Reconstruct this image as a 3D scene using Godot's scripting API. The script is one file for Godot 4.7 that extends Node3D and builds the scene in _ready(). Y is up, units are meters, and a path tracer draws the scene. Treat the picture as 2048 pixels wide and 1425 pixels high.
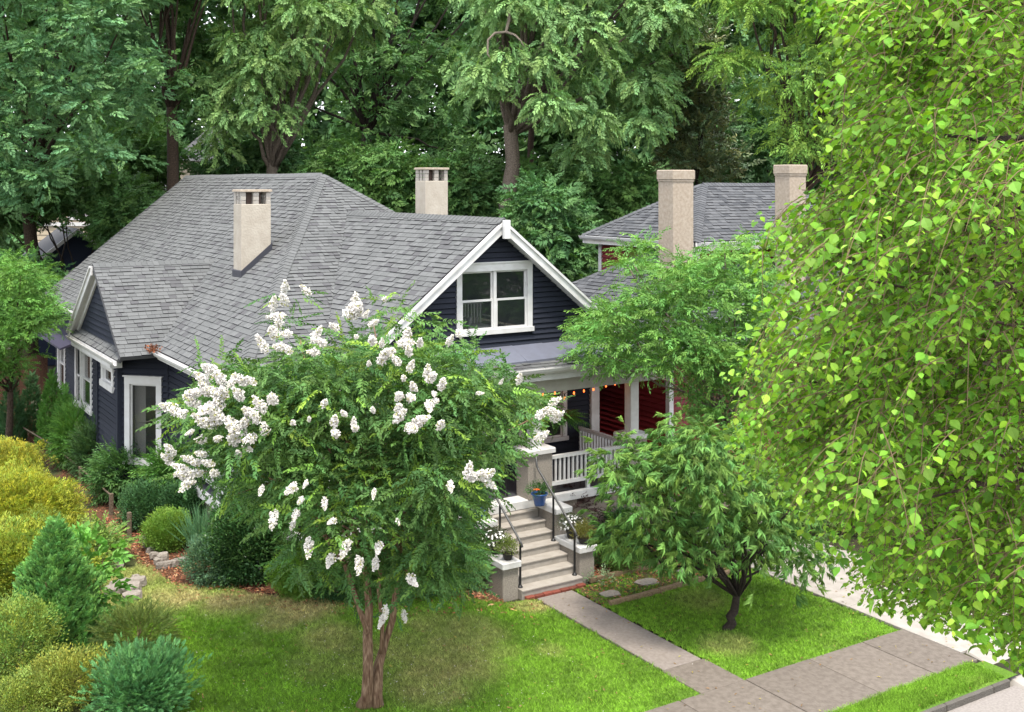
extends Node3D
# ---------------------------------------------------------------- camera constants (photo pixels, 2048 x 1425)
const FP := 2249.0
const PX := 1024.0
const PY := 365.0
const CAM := Vector3(0, 8.2, 0)
const YAW := 32.2
var fw := Vector3(sin(deg_to_rad(YAW)), 0, -cos(deg_to_rad(YAW)))
var rt := Vector3(cos(deg_to_rad(YAW)), 0, sin(deg_to_rad(YAW)))
var rng := RandomNumberGenerator.new()
var nz := FastNoiseLite.new()
var M := {}
var SP := {}

func ray(px: float, py: float) -> Vector3: return fw + rt * ((px - PX) / FP) + Vector3.UP * ((PY - py) / FP)
func at_d(px: float, py: float, d: float) -> Vector3: return CAM + ray(px, py) * d
func on_y(px: float, py: float, h := 0.0) -> Vector3:
	var r := ray(px, py)
	return CAM + r * ((h - CAM.y) / r.y)
func gh(x: float, z: float) -> float:  # the yard rises gently towards the house on the left of the path
	return 0.38 * smoothstep(0.0, 1.0, (-15.5 - z) / 4.0) * (1.0 - smoothstep(10.0, 11.9, x))
func on_g(px: float, py: float) -> Vector3:
	var p := on_y(px, py)
	for i in 6: p = on_y(px, py, gh(p.x, p.z))
	return p
func on_x(px: float, py: float, x: float) -> Vector3:
	var r := ray(px, py)
	return CAM + r * (x / r.x)
func on_z(px: float, py: float, z: float) -> Vector3:
	var r := ray(px, py)
	return CAM + r * (z / r.z)
func depth(p: Vector3) -> float: return (p - CAM).dot(fw)
func proj(p: Vector3) -> Vector2:
	var q := p - CAM
	var d := maxf(q.dot(fw), 0.01)
	return Vector2(PX + FP * q.dot(rt) / d, PY - FP * q.y / d)

# ---------------------------------------------------------------- mesh builder
class MB:
	var v := PackedVector3Array()
	var c := PackedColorArray()
	var tint := Color.WHITE
	func tri(a: Vector3, b: Vector3, d: Vector3) -> void:
		v.append(a); v.append(b); v.append(d)
		c.append(tint); c.append(tint); c.append(tint)
	func quad(a: Vector3, b: Vector3, d: Vector3, e: Vector3) -> void:
		tri(a, b, d); tri(a, d, e)
	func hexa(p: Array) -> void:  # 0-3 bottom ring, 4-7 top ring
		quad(p[3], p[2], p[1], p[0]); quad(p[4], p[5], p[6], p[7])
		for i in 4:
			var j := (i + 1) % 4
			quad(p[i], p[j], p[4 + j], p[4 + i])
	func box(a: Vector3, b: Vector3) -> void:
		var lo := Vector3(minf(a.x, b.x), minf(a.y, b.y), minf(a.z, b.z))
		var hi := Vector3(maxf(a.x, b.x), maxf(a.y, b.y), maxf(a.z, b.z))
		hexa([lo, Vector3(hi.x, lo.y, lo.z), Vector3(hi.x, lo.y, hi.z), Vector3(lo.x, lo.y, hi.z), Vector3(lo.x, hi.y, lo.z), Vector3(hi.x, hi.y, lo.z), hi, Vector3(lo.x, hi.y, hi.z)])
	func cbox(a: Vector3, b: Vector3, e: float) -> void:  # box with bevelled edges round the top and the sides
		var lo := Vector3(minf(a.x, b.x), minf(a.y, b.y), minf(a.z, b.z))
		var hi := Vector3(maxf(a.x, b.x), maxf(a.y, b.y), maxf(a.z, b.z))
		var ring := func(y: float, k: float) -> Array:
			return [Vector3(lo.x + e + k, y, lo.z + k), Vector3(hi.x - e - k, y, lo.z + k), Vector3(hi.x - k, y, lo.z + e + k), Vector3(hi.x - k, y, hi.z - e - k), Vector3(hi.x - e - k, y, hi.z - k), Vector3(lo.x + e + k, y, hi.z - k), Vector3(lo.x + k, y, hi.z - e - k), Vector3(lo.x + k, y, lo.z + e + k)]
		var rings := [ring.call(lo.y, 0.0), ring.call(hi.y - e, 0.0), ring.call(hi.y, e)]
		for r in 2:
			for i in 8:
				var j := (i + 1) % 8
				quad(rings[r][i], rings[r][j], rings[r + 1][j], rings[r + 1][i])
		for i in range(1, 7):
			tri(rings[2][0], rings[2][i], rings[2][i + 1])
			tri(rings[0][0], rings[0][i + 1], rings[0][i])
	func bar(a: Vector3, b: Vector3, w: float, h: float, up := Vector3.UP) -> void:  # square bar between two points
		var x := (b - a).normalized()
		var s := x.cross(up).normalized() * w / 2
		var u := s.cross(x).normalized() * h / 2
		hexa([a - s - u, a + s - u, b + s - u, b - s - u, a - s + u, a + s + u, b + s + u, b - s + u])
	func tube(pts: Array, radii: Array, n := 10, cap := true) -> void:
		var last: Array = []
		var side := Vector3.ZERO
		for i in pts.size():
			var a: Vector3 = pts[maxi(i - 1, 0)]
			var b: Vector3 = pts[mini(i + 1, pts.size() - 1)]
			var t := (b - a).normalized()
			if side == Vector3.ZERO:
				side = t.cross(Vector3(0.31, 0.2, 0.93)).normalized()
			side = (side - t * side.dot(t)).normalized()
			var o := t.cross(side)
			var ring: Array = []
			for k in n:
				var f := TAU * k / n
				ring.append(pts[i] + (side * cos(f) + o * sin(f)) * radii[i])
			for k in n:
				if last.size():
					quad(last[k], last[(k + 1) % n], ring[(k + 1) % n], ring[k])
				elif cap:
					tri(pts[i], ring[(k + 1) % n], ring[k])
			last = ring
		if cap:
			for k in n:
				tri(pts[-1], last[k], last[(k + 1) % n])
	func lathe(prof: Array, at: Vector3, n := 24) -> void:  # [radius, height] pairs
		for i in prof.size() - 1:
			for k in n:
				var a := TAU * k / n
				var b := TAU * (k + 1) / n
				var f := func(q: Array, t: float) -> Vector3: return at + Vector3(cos(t) * q[0], q[1], sin(t) * q[0])
				quad(f.call(prof[i], a), f.call(prof[i], b), f.call(prof[i + 1], b), f.call(prof[i + 1], a))
	func mesh(smooth := false) -> ArrayMesh:
		var m := ArrayMesh.new()
		if v.is_empty():
			return m
		if smooth:
			var st := SurfaceTool.new()
			st.begin(Mesh.PRIMITIVE_TRIANGLES)
			st.set_smooth_group(0)
			for i in v.size():
				st.set_color(c[i])
				st.add_vertex(v[i])
			st.index()
			st.generate_normals()
			return st.commit()
		var arr := []
		arr.resize(Mesh.ARRAY_MAX)
		arr[Mesh.ARRAY_VERTEX] = v
		arr[Mesh.ARRAY_COLOR] = c
		m.add_surface_from_arrays(Mesh.PRIMITIVE_TRIANGLES, arr)
		return m

# ---------------------------------------------------------------- nodes
var used := {}
func numbered(n: String) -> String:
	used[n] = used.get(n, -1) + 1
	return n if used[n] == 0 else "%s_%03d" % [n, used[n]]
func thing(n: String, label: String, cat: String, at := Vector3.ZERO, group := "") -> Node3D:
	var o := Node3D.new()
	o.name = numbered(n)
	add_child(o)
	o.position = at
	o.set_meta("label", label)
	o.set_meta("category", cat)
	if group: o.set_meta("group", group)
	return o
func sub(parent: Node3D, n: String, at := Vector3.ZERO) -> Node3D:
	var o := Node3D.new()
	o.name = n
	parent.add_child(o, true)
	o.transform = parent.global_transform.affine_inverse() * Transform3D(Basis(), at)
	return o
func put(parent: Node3D, n: String, mesh: Mesh, mat: Material, xf := Transform3D(), pre := Transform3D()) -> MeshInstance3D:
	var o := MeshInstance3D.new()
	o.name = n if parent != self else numbered(n)
	o.mesh = mesh
	o.material_override = mat
	parent.add_child(o, true)
	o.transform = parent.global_transform.affine_inverse() * xf
	return o
func part(parent: Node3D, n: String, mb: MB, mat: Material, smooth := false) -> MeshInstance3D: return put(parent, n, mb.mesh(smooth), mat)
func struct(n: String, mb: MB, mat: Material) -> MeshInstance3D:
	var o := part(self, n, mb, mat)
	o.set_meta("kind", "structure")
	return o
func many(parent: Node3D, n: String, mesh: Mesh, mat: Material, xfs: Array, cols: Array, stuff := false) -> MultiMeshInstance3D:
	var mm := MultiMesh.new()
	mm.transform_format = MultiMesh.TRANSFORM_3D
	mm.use_colors = true
	mm.mesh = mesh
	mm.instance_count = xfs.size()
	for i in xfs.size():
		mm.set_instance_transform(i, xfs[i])
		mm.set_instance_color(i, cols[i])
	var o := MultiMeshInstance3D.new()
	o.name = n if parent != self else numbered(n)
	o.multimesh = mm
	o.material_override = mat
	parent.add_child(o, true)
	o.transform = parent.global_transform.affine_inverse()
	if stuff: o.set_meta("kind", "stuff")
	return o

# ---------------------------------------------------------------- materials (linear base colours)
func noise_tex(freq: float, lo: Color, hi: Color, sz := 512, oct := 4, seed_ := 1, kind := FastNoiseLite.TYPE_SIMPLEX_SMOOTH) -> NoiseTexture2D:
	var n := FastNoiseLite.new()
	n.noise_type = kind
	n.seed = seed_
	n.frequency = freq
	n.fractal_octaves = oct
	var t := NoiseTexture2D.new()
	t.width = sz
	t.height = sz
	t.seamless = true
	t.noise = n
	var g := Gradient.new()
	g.set_color(0, lo)
	g.set_color(1, hi)
	t.color_ramp = g
	return t
func mat(n: String, r: float, g: float, b: float, rough := 0.8, tex: Texture2D = null, scale := 1.0, bump: Texture2D = null, bump_cm := 0.0) -> StandardMaterial3D:
	var m := StandardMaterial3D.new()
	m.resource_name = n
	m.albedo_color = Color(r, g, b).linear_to_srgb()
	m.roughness = rough
	m.metallic_specular = 0.4
	m.vertex_color_use_as_albedo = true
	m.texture_filter = BaseMaterial3D.TEXTURE_FILTER_LINEAR
	if tex or bump:
		m.albedo_texture = tex
		m.uv1_triplanar = true
		m.uv1_world_triplanar = true
		m.uv1_scale = Vector3.ONE * scale
	if bump:
		m.heightmap_enabled = true
		m.heightmap_texture = bump
		m.heightmap_scale = bump_cm
	M[n] = m
	return m
func leaf_mat(n: String, back: Color, rough := 0.5) -> void:
	var m := mat(n, 1, 1, 1, rough)
	m.backlight_enabled = true
	m.backlight = back.linear_to_srgb()

func materials() -> void:
	var grain := noise_tex(0.05, Color(0.78, 0.78, 0.78), Color(1, 1, 1), 512, 5, 3)
	var blotch := noise_tex(0.012, Color(0.91, 0.9, 0.89), Color(1, 1, 1), 512, 5, 5)
	var relief := noise_tex(0.06, Color.BLACK, Color.WHITE, 512, 4, 7)
	var bark := noise_tex(0.03, Color(0.45, 0.42, 0.4), Color(1, 1, 1), 512, 5, 9)
	var rough_ := noise_tex(0.02, Color.BLACK, Color.WHITE, 512, 5, 10)
	mat("shingle", 1, 1, 1, 0.95, grain, 2.5, relief, 0.4)
	mat("deck", 0.07, 0.07, 0.075, 0.95)
	mat("navy", 0.026, 0.03, 0.044, 0.7, grain, 1.2)
	mat("white", 0.57, 0.57, 0.565, 0.5, blotch, 0.5)
	mat("porch_white", 0.57, 0.57, 0.565, 0.55, blotch, 0.6)
	mat("beam", 0.36, 0.35, 0.31, 0.6, blotch, 0.4)
	mat("stucco", 0.375, 0.34, 0.285, 0.9, blotch, 0.45, relief, 0.5)
	mat("stucco_tan", 0.34, 0.295, 0.24, 0.9, noise_tex(0.02, Color(0.86, 0.83, 0.8), Color(1, 1, 1), 512, 5, 21), 0.8, relief, 0.5)
	mat("brick_white", 0.36, 0.335, 0.3, 0.9, blotch, 1.5)
	mat("sooty", 0.1, 0.07, 0.06, 0.95)
	mat("flashing", 0.035, 0.036, 0.045, 0.6)
	mat("metal_flash", 0.13, 0.14, 0.18, 0.4, blotch, 0.6)
	mat("tread", 0.325, 0.3, 0.268, 0.85, blotch, 0.6, relief, 0.25)
	mat("riser", 0.325, 0.3, 0.268, 0.85, blotch, 0.6, relief, 0.25)
	mat("foundation", 0.25, 0.21, 0.172, 0.95, blotch, 0.5, relief, 1.2)
	mat("pier", 0.31, 0.275, 0.235, 0.9, grain, 1.0, relief, 0.5)
	mat("porch_floor", 0.07, 0.073, 0.084, 0.6, blotch, 0.6)
	mat("black_iron", 0.012, 0.012, 0.013, 0.4)
	mat("rail_grey", 0.05, 0.05, 0.05, 0.35)
	mat("concrete_pink", 0.205, 0.178, 0.158, 0.9, noise_tex(0.02, Color(0.9, 0.89, 0.88), Color(1.03, 1.03, 1.03), 1024, 7, 31), 0.5, relief, 0.5)
	mat("concrete_grey", 0.145, 0.123, 0.103, 0.9, noise_tex(0.012, Color(0.86, 0.85, 0.84), Color(1.05, 1.05, 1.05), 1024, 7, 32), 0.55, relief, 0.5)
	mat("drive", 0.32, 0.295, 0.265, 0.9, noise_tex(0.01, Color(0.86, 0.85, 0.84), Color(1, 1, 1), 1024, 6, 33), 0.25, relief, 0.4)
	mat("asphalt", 0.24, 0.215, 0.195, 0.95, noise_tex(0.02, Color(0.85, 0.85, 0.85), Color(1, 1, 1), 1024, 6, 34), 0.8, relief, 0.6)
	mat("kerb", 0.1, 0.092, 0.08, 0.95, blotch, 0.8, relief, 1.0)
	mat("soil", 0.055, 0.05, 0.025, 1.0, noise_tex(0.02, Color(0.4, 0.45, 0.3), Color(1, 1, 1), 1024, 6, 35), 0.2)
	mat("lawn", 1, 1, 1, 1.0, noise_tex(0.06, Color(0.6, 0.62, 0.55), Color(1, 1, 1), 512, 4, 36), 0.8)
	mat("grass", 1, 1, 1, 0.7)
	mat("chips", 1, 1, 1, 0.95)
	mat("brick", 0.22, 0.06, 0.04, 0.9, blotch, 2.0, relief, 0.6)
	mat("stone", 0.26, 0.23, 0.2, 0.9, blotch, 1.3, rough_, 2.0)
	mat("timber", 0.3, 0.22, 0.14, 0.9, noise_tex(0.03, Color(0.6, 0.57, 0.52), Color(1, 1, 1), 512, 5, 41), 1.5)
	mat("old_wood", 0.2, 0.155, 0.11, 0.9, noise_tex(0.03, Color(0.5, 0.48, 0.45), Color(1, 1, 1), 512, 5, 42), 1.5)
	mat("fence_brown", 0.1, 0.05, 0.03, 0.9, noise_tex(0.03, Color(0.6, 0.57, 0.52), Color(1, 1, 1), 512, 5, 43), 1.0)
	mat("red", 0.19, 0.014, 0.018, 0.6, grain, 1.2)
	mat("cream_siding", 0.4, 0.34, 0.25, 0.8, blotch, 0.4)
	mat("shed_blue", 0.012, 0.02, 0.045, 0.7, grain, 1.0)
	mat("myrtle_bark", 0.33, 0.235, 0.155, 0.8, noise_tex(0.012, Color(0.38, 0.28, 0.22), Color(1, 1, 1), 512, 5, 51), 1.2, bark, 1.5)
	M.myrtle_bark.uv1_scale = Vector3(5, 0.7, 5)
	M.navy.metallic_specular = 0.25
	mat("awning", 0.035, 0.032, 0.055, 0.6)
	mat("dark_bark", 0.05, 0.038, 0.03, 0.95, bark, 1.5, bark, 3.0)
	mat("grey_bark", 0.27, 0.225, 0.18, 0.95, bark, 1.0, bark, 4.0)
	mat("brown_bark", 0.1, 0.07, 0.05, 0.95, bark, 1.0, bark, 4.0)
	mat("pale_branch", 0.36, 0.31, 0.25, 0.9, bark, 2.0)
	mat("twig", 0.13, 0.09, 0.05, 0.9)
	mat("petal", 0.77, 0.765, 0.745, 0.7)
	mat("blue_glaze", 0.014, 0.085, 0.3, 0.22, noise_tex(0.02, Color(0.7, 0.75, 0.8), Color(1, 1, 1), 512, 4, 61), 3.0)
	M.blue_glaze.clearcoat_enabled = true
	M.blue_glaze.clearcoat = 0.5
	mat("black_pot", 0.02, 0.018, 0.016, 0.5)
	mat("potting", 0.02, 0.014, 0.01, 1.0)
	mat("orange_petal", 0.75, 0.16, 0.03, 0.6)
	mat("interior", 0.17, 0.15, 0.13, 0.9)
	mat("curtain", 0.3, 0.29, 0.27, 0.9)
	mat("bench", 0.16, 0.1, 0.14, 0.6)
	mat("dead_leaf", 0.2, 0.075, 0.03, 0.9)
	mat("wire", 0.06, 0.055, 0.05, 0.6)
	mat("insulator", 0.65, 0.63, 0.6, 0.4)
	var gl := mat("glass", 0.03, 0.035, 0.04, 0.04)
	gl.transparency = BaseMaterial3D.TRANSPARENCY_ALPHA
	gl.albedo_color.a = 0.25
	gl.metallic_specular = 0.5
	var bulb := mat("bulb", 1.0, 0.5, 0.2, 0.4)
	bulb.emission_enabled = true
	bulb.emission = Color(1.0, 0.42, 0.16)
	bulb.emission_energy_multiplier = 0.9
	leaf_mat("leaf", Color(0.45, 0.5, 0.2), 0.55)
	M.leaf.metallic_specular = 0.32
	leaf_mat("leaf_fore", Color(0.6, 0.65, 0.2), 0.6)
	M.leaf_fore.metallic_specular = 0.3
	leaf_mat("leaf_gloss", Color(0.2, 0.25, 0.12), 0.35)
	leaf_mat("needle", Color(0.3, 0.35, 0.2), 0.7)

# ---------------------------------------------------------------- sprigs: stem along +X, leaves face +Y
func leaf_at(mb: MB, p: Vector3, dir: Vector3, up: Vector3, l: float, w: float, fold := 0.25, droop := 0.2, plain := false) -> void:
	var s := dir.cross(up).normalized()
	var n := s.cross(dir).normalized()
	if plain:
		var e := p + dir * l - n * l * droop
		var h := p + dir * l * 0.45 + n * w * fold * 0.5
		mb.tri(p, h + s * w * 0.5, e)
		mb.tri(p, e, h - s * w * 0.5)
		return
	var mid := p + dir * l * 0.45 - n * w * fold * 0.5
	var tip := p + dir * l - n * l * droop
	var a := p + dir * l * 0.42 + s * w * 0.5 + n * w * fold * 0.4
	var b := p + dir * l * 0.42 - s * w * 0.5 + n * w * fold * 0.4
	mb.tri(p, a, mid); mb.tri(a, tip, mid); mb.tri(p, mid, b); mb.tri(mid, tip, b)
func sprig(sd: int, n: int, length: float, ll: float, lw: float, out_deg := 50.0, droop := 0.3, mode := "spray", stem := true, tones := 0.25, plain := false) -> ArrayMesh:
	var r := RandomNumberGenerator.new()
	r.seed = sd
	var mb := MB.new()
	var prev := Vector3.ZERO
	for i in n:
		var t := float(i + 1) / n
		if mode == "tip":
			t = 0.55 + 0.45 * sqrt(t)
		var p := Vector3(length * t, -droop * length * t * t, r.randf_range(-0.04, 0.04) * length)
		var side := 1.0 if i % 2 == 0 else -1.0
		var a := deg_to_rad(out_deg * (1.15 - 0.7 * t) + r.randf_range(-14, 14)) * side
		var dir := Vector3(cos(a), -droop * t * 1.4 + r.randf_range(-0.3, 0.25), sin(a))
		var up := Vector3(r.randf_range(-0.6, 0.6), 1, r.randf_range(-0.8, 0.8))
		if mode == "bush":
			p = Vector3(r.randf_range(0.15, 1), r.randf_range(-0.45, 0.45), r.randf_range(-0.45, 0.45)) * length
			dir = Vector3(r.randf_range(0.3, 1), r.randf_range(-0.2, 0.7), r.randf_range(-0.8, 0.8))
			up = Vector3(r.randf_range(-0.8, 0.5), 1, r.randf_range(-0.8, 0.8))
		elif mode == "tip":
			dir = Vector3(cos(a), -0.55 - 0.5 * r.randf(), sin(a))
		elif mode == "fern":
			dir = Vector3(cos(deg_to_rad(75.0)), -droop * t * 1.5, side * sin(deg_to_rad(75.0)))
			up = Vector3.UP
			p.z = 0
		mb.tint = Color(1, 1, 1) * r.randf_range(1.0 - tones, 1.0 + tones)
		var k := r.randf_range(0.75, 1.2) * (1.0 - 0.3 * t if mode == "spray" else 1.0)
		if mode == "fern": k = sin(PI * (0.15 + 0.8 * t))
		leaf_at(mb, p, dir.normalized(), up.normalized(), ll * k, lw * k, 0.3, 0.12 if mode != "tip" else 0.35, plain)
		if stem and mode != "bush":
			mb.tint = Color(0.75, 0.7, 0.55)
			var h := length * 0.006
			mb.quad(prev + Vector3(0, 0, h), p + Vector3(0, 0, h), p - Vector3(0, 0, h), prev - Vector3(0, 0, h))
			prev = p
	return mb.mesh()
func needle_sprig(sd: int, length: float) -> ArrayMesh:  # flat fan of a conifer
	var r := RandomNumberGenerator.new()
	r.seed = sd
	var mb := MB.new()
	for i in 16:
		var t := float(i) / 15
		var side := 1.0 if i % 2 == 0 else -1.0
		var a := deg_to_rad(55.0 - 30.0 * t) * side
		var p := Vector3(length * t * 0.8, 0.1 * length * t, 0)
		mb.tint = Color(1, 1, 1) * r.randf_range(0.75, 1.25)
		leaf_at(mb, p, Vector3(cos(a), r.randf_range(-0.1, 0.4), sin(a)).normalized(), Vector3(r.randf_range(-0.5, 0.5), 1, r.randf_range(-0.5, 0.5)), length * (0.5 - 0.25 * t), length * 0.1, 0.2, -0.1)
	return mb.mesh()
func sprigs() -> void:
	SP.oak = sprig(11, 16, 0.52, 0.185, 0.095, 60, 0.4, "spray", false, 0.3, true)
	SP.broad = sprig(12, 15, 0.52, 0.19, 0.105, 60, 0.25, "spray", false, 0.3, true)
	SP.compound = sprig(13, 20, 0.55, 0.18, 0.06, 70, 0.4, "spray", false, 0.3, true)
	SP.dark = sprig(14, 14, 0.52, 0.21, 0.11, 65, 0.15, "spray", false, 0.3, true)
	SP.magnolia = sprig(15, 10, 0.4, 0.22, 0.1, 55, -0.2, "spray", false, 0.4, true)
	SP.myrtle = sprig(16, 18, 0.4, 0.088, 0.046, 62, 0.3)
	SP.peach = sprig(17, 18, 0.34, 0.135, 0.028, 75, 0.3, "tip")
	SP.cherry = sprig(18, 16, 0.4, 0.1, 0.04, 55, 0.3)
	SP.box = sprig(19, 22, 0.14, 0.032, 0.019, 60, 0, "bush", false)
	SP.glossy = sprig(20, 18, 0.26, 0.075, 0.035, 60, 0, "bush", false)
	SP.lance = sprig(21, 22, 0.2, 0.085, 0.026, 55, 0, "bush", false)
	SP.willow = sprig(22, 20, 0.4, 0.09, 0.018, 40, 0.15)
	SP.conifer = needle_sprig(23, 0.17)
	SP.fine = needle_sprig(24, 0.11)
	SP.fern = sprig(25, 26, 0.55, 0.1, 0.03, 75, 0.75, "fern", true, 0.2)
	SP.fig = sprig(26, 5, 0.3, 0.24, 0.2, 60, 0.1)
	SP.blade = sprig(27, 4, 0.06, 0.5, 0.014, 12, -0.1, "bush", false)

func orient(dir: Vector3, roll: float, s: float, at: Vector3) -> Transform3D:
	var x := dir.normalized()
	var up := Vector3.UP if absf(x.y) < 0.95 else Vector3.RIGHT
	var z := x.cross(up).normalized()
	var y := z.cross(x)
	return Transform3D(Basis(x, y, z).rotated(x, roll) * Basis.from_scale(Vector3.ONE * s), at)
func tone(c: Color, spread: float, warm := 0.0) -> Color:
	var k := rng.randf_range(1.0 - spread, 1.0 + spread) * 1.6
	var w := rng.randf_range(-warm, warm)
	return Color(c.r * k * (1.0 + w), c.g * k, c.b * k * (1.0 - w))

# A crown: clumps of sprigs at places inside an outline of photo pixels, as deep as it is round
func crown(poly: PackedVector2Array, d_mid: float, d_half: float, clumps: int, radius: float, per: int, droop: float, flat := 0.65, spill := 0.6) -> Dictionary:
	var lo := Vector2.INF
	var hi := -Vector2.INF
	for p in poly:
		lo = lo.min(p)
		hi = hi.max(p)
	var c := (lo + hi) / 2
	var h := (hi - lo) / 2
	var xfs := []
	var mids := []
	var tries := 0
	while mids.size() < clumps and tries < clumps * 30:
		tries += 1
		var q := Vector2(rng.randf_range(lo.x, hi.x), rng.randf_range(lo.y, hi.y))
		if not Geometry2D.is_point_in_polygon(q, poly):
			continue
		var e := ((q - c) / h).length_squared()
		var t := rng.randf_range(-1, 1)
		var mid := at_d(q.x, q.y, d_mid + d_half * sqrt(maxf(1.0 - e * 0.8, 0.1)) * signf(t) * sqrt(absf(t)))
		mids.append(mid)
		var rr := radius * rng.randf_range(0.7, 1.25)
		for k in per:
			var n := Vector3(rng.randfn(), rng.randfn() * 0.8 + 0.35, rng.randfn()).normalized()
			var p := mid + n * Vector3(1, flat, 1) * rr * sqrt(rng.randf_range(0.1, 1.0))
			var pr := proj(p)
			if not Geometry2D.is_point_in_polygon(pr, poly) and rng.randf() < spill:
				continue
			var dir := Vector3(n.x, n.y * 0.5 - droop, n.z) + Vector3(rng.randfn(), rng.randfn() * 0.5, rng.randfn()) * 0.3
			xfs.append(orient(dir, rng.randf_range(-1.2, 1.2), rng.randf_range(0.75, 1.2), p))
	return {"xfs": xfs, "mids": mids}
func wiggle(a: Vector3, b: Vector3, n: int, amt: float, sag := 0.0) -> Array:
	var pts := []
	for i in n + 1:
		var t := float(i) / n
		var w := sin(PI * t) * amt
		pts.append(a.lerp(b, t) + Vector3(rng.randfn(), rng.randfn() * 0.5, rng.randfn()) * w * 0.5 + Vector3(0, sag * sin(PI * t), 0))
	return pts
func taper(r0: float, r1: float, n: int) -> Array:
	var r := []
	for i in n + 1: r.append(lerpf(r0, r1, float(i) / n))
	return r
func tree(n: String, label: String, base: Vector3, fork: Vector3, r0: float, cr: Dictionary, mesh: Mesh, col: Color, bark: Material, group := "", spread := 0.25, warm := 0.12, limbs := 14, leaf: Material = null) -> Node3D:
	var t := thing(n, label, "tree", base, group)
	var tr := MB.new()
	var pts := wiggle(base - Vector3(0, 0.1, 0), fork, 7, r0 * 0.8)
	var rad := taper(r0, r0 * 0.62, 7)
	rad[0] = r0 * 1.5
	tr.tube(pts, rad, 14)
	part(t, "trunk", tr, bark, true)
	var br := MB.new()
	for i in mini(limbs, cr.mids.size()):
		var e: Vector3 = cr.mids[i]
		br.tube(wiggle(fork - Vector3(0, r0, 0), e, 6, 0.35, 0.25), taper(r0 * 0.26, 0.015, 6), 7)
	part(t, "branches", br, bark, true)
	var cols := []
	for x in cr.xfs: cols.append(tone(col, spread, warm))
	many(t, "crown", mesh, leaf if leaf else M.leaf, cr.xfs, cols)
	return t
func pol(a: Array) -> PackedVector2Array:
	var p := PackedVector2Array()
	for i in range(0, a.size(), 2): p.append(Vector2(a[i], a[i + 1]))
	return p

# A shrub: sprigs over a rounded body standing on the ground
func shrub(n: String, label: String, base: Vector3, size: Vector3, mesh: Mesh, count: int, col: Color, spread := 0.3, warm := 0.12, droop := 0.0, shape := "round", sc := 1.0, group := "", leaf: Material = null, cat := "shrub", lump := 0.22) -> Node3D:
	var t := thing(n, label, cat, base, group)
	var st := MB.new()
	for i in 5:
		var e := base + Vector3(rng.randf_range(-0.3, 0.3) * size.x, size.y * rng.randf_range(0.5, 0.75), rng.randf_range(-0.3, 0.3) * size.z)
		st.tube(wiggle(base + Vector3(rng.randf_range(-0.06, 0.06), -0.03, rng.randf_range(-0.06, 0.06)), e, 4, 0.06), taper(0.022, 0.008, 4), 6)
	part(t, "stem", st, M.twig)
	var xfs := []
	var cols := []
	for i in count:
		var n3 := Vector3(rng.randfn(), rng.randfn(), rng.randfn()).normalized()
		var f := pow(rng.randf(), 0.35)
		var bump := 1.0 + lump * nz.get_noise_3dv(n3 * 140.0 + base * 37.0) * 1.6
		var p := n3 * f * bump
		if shape == "cone":
			var y := 1.0 - sqrt(rng.randf())
			var a := rng.randf() * TAU
			var w := (1.0 - y) * (0.75 + 0.25 * sqrt(rng.randf())) * (1.0 + lump * nz.get_noise_3d(cos(a) * 90, y * 260, sin(a) * 90) * 1.5)
			w = pow(w, 0.8)
			n3 = Vector3(cos(a), 0.6, sin(a)).normalized()
			p = Vector3(cos(a) * w, y * 2 - 1, sin(a) * w)
		var q := base + Vector3(p.x * size.x / 2, size.y / 2 + p.y * size.y / 2, p.z * size.z / 2)
		if q.y < base.y + 0.03: continue
		var dir := n3 + Vector3(rng.randfn() * 0.35, rng.randf_range(0.1, 0.6) - droop, rng.randfn() * 0.35)
		if shape == "up": dir = Vector3(n3.x * 0.4, 1.0, n3.z * 0.4)
		xfs.append(orient(dir, rng.randf_range(-0.8, 0.8), rng.randf_range(0.75, 1.25) * sc, q))
		cols.append(tone(col, spread, warm))
	many(t, "foliage", mesh, leaf if leaf else M.leaf, xfs, cols)
	return t
# ---------------------------------------------------------------- shingles, boards, windows
const SW := [0.13, 0.19, 0.27]
var tab_mesh := {}
func tab(w: int, t: int, th: int, tones: Array, key: String) -> ArrayMesh:
	var k := "%s%d%d%d" % [key, w, t, th]
	if not tab_mesh.has(k):
		var mb := MB.new()
		mb.tint = tones[t]
		tab_into(mb, Transform3D(), 0.0, SW[w] - 0.005, 0.0, SW[w] - 0.005, 0.165, 0.015 + 0.013 * th)
		tab_mesh[k] = mb.mesh()
	return tab_mesh[k]
func tab_into(mb: MB, x: Transform3D, a: float, b: float, c: float, d: float, h: float, th: float) -> void:
	# lower edge a..b lifted by th, upper edge c..d; local x along the course, y out of the roof, z up the slope
	var p := [x * Vector3(a, 0, 0), x * Vector3(b, 0, 0), x * Vector3(a, th, 0), x * Vector3(b, th, 0), x * Vector3(c, 0.003, h), x * Vector3(d, 0.003, h)]
	mb.quad(p[2], p[4], p[5], p[3])
	mb.tint = Color(0.035, 0.035, 0.038)  # cut asphalt edge
	mb.quad(p[0], p[2], p[3], p[1])
	mb.tri(p[0], p[4], p[2])
	mb.tri(p[1], p[3], p[5])
func bounds(poly: PackedVector2Array, v: float) -> Vector2:
	var lo := INF
	var hi := -INF
	for i in poly.size():
		var a := poly[i]
		var b := poly[(i + 1) % poly.size()]
		if (a.y - v) * (b.y - v) <= 0 and absf(a.y - b.y) > 1e-6:
			var u := lerpf(a.x, b.x, (v - a.y) / (b.y - a.y))
			lo = minf(lo, u)
			hi = maxf(hi, u)
	return Vector2(lo, hi)
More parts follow.
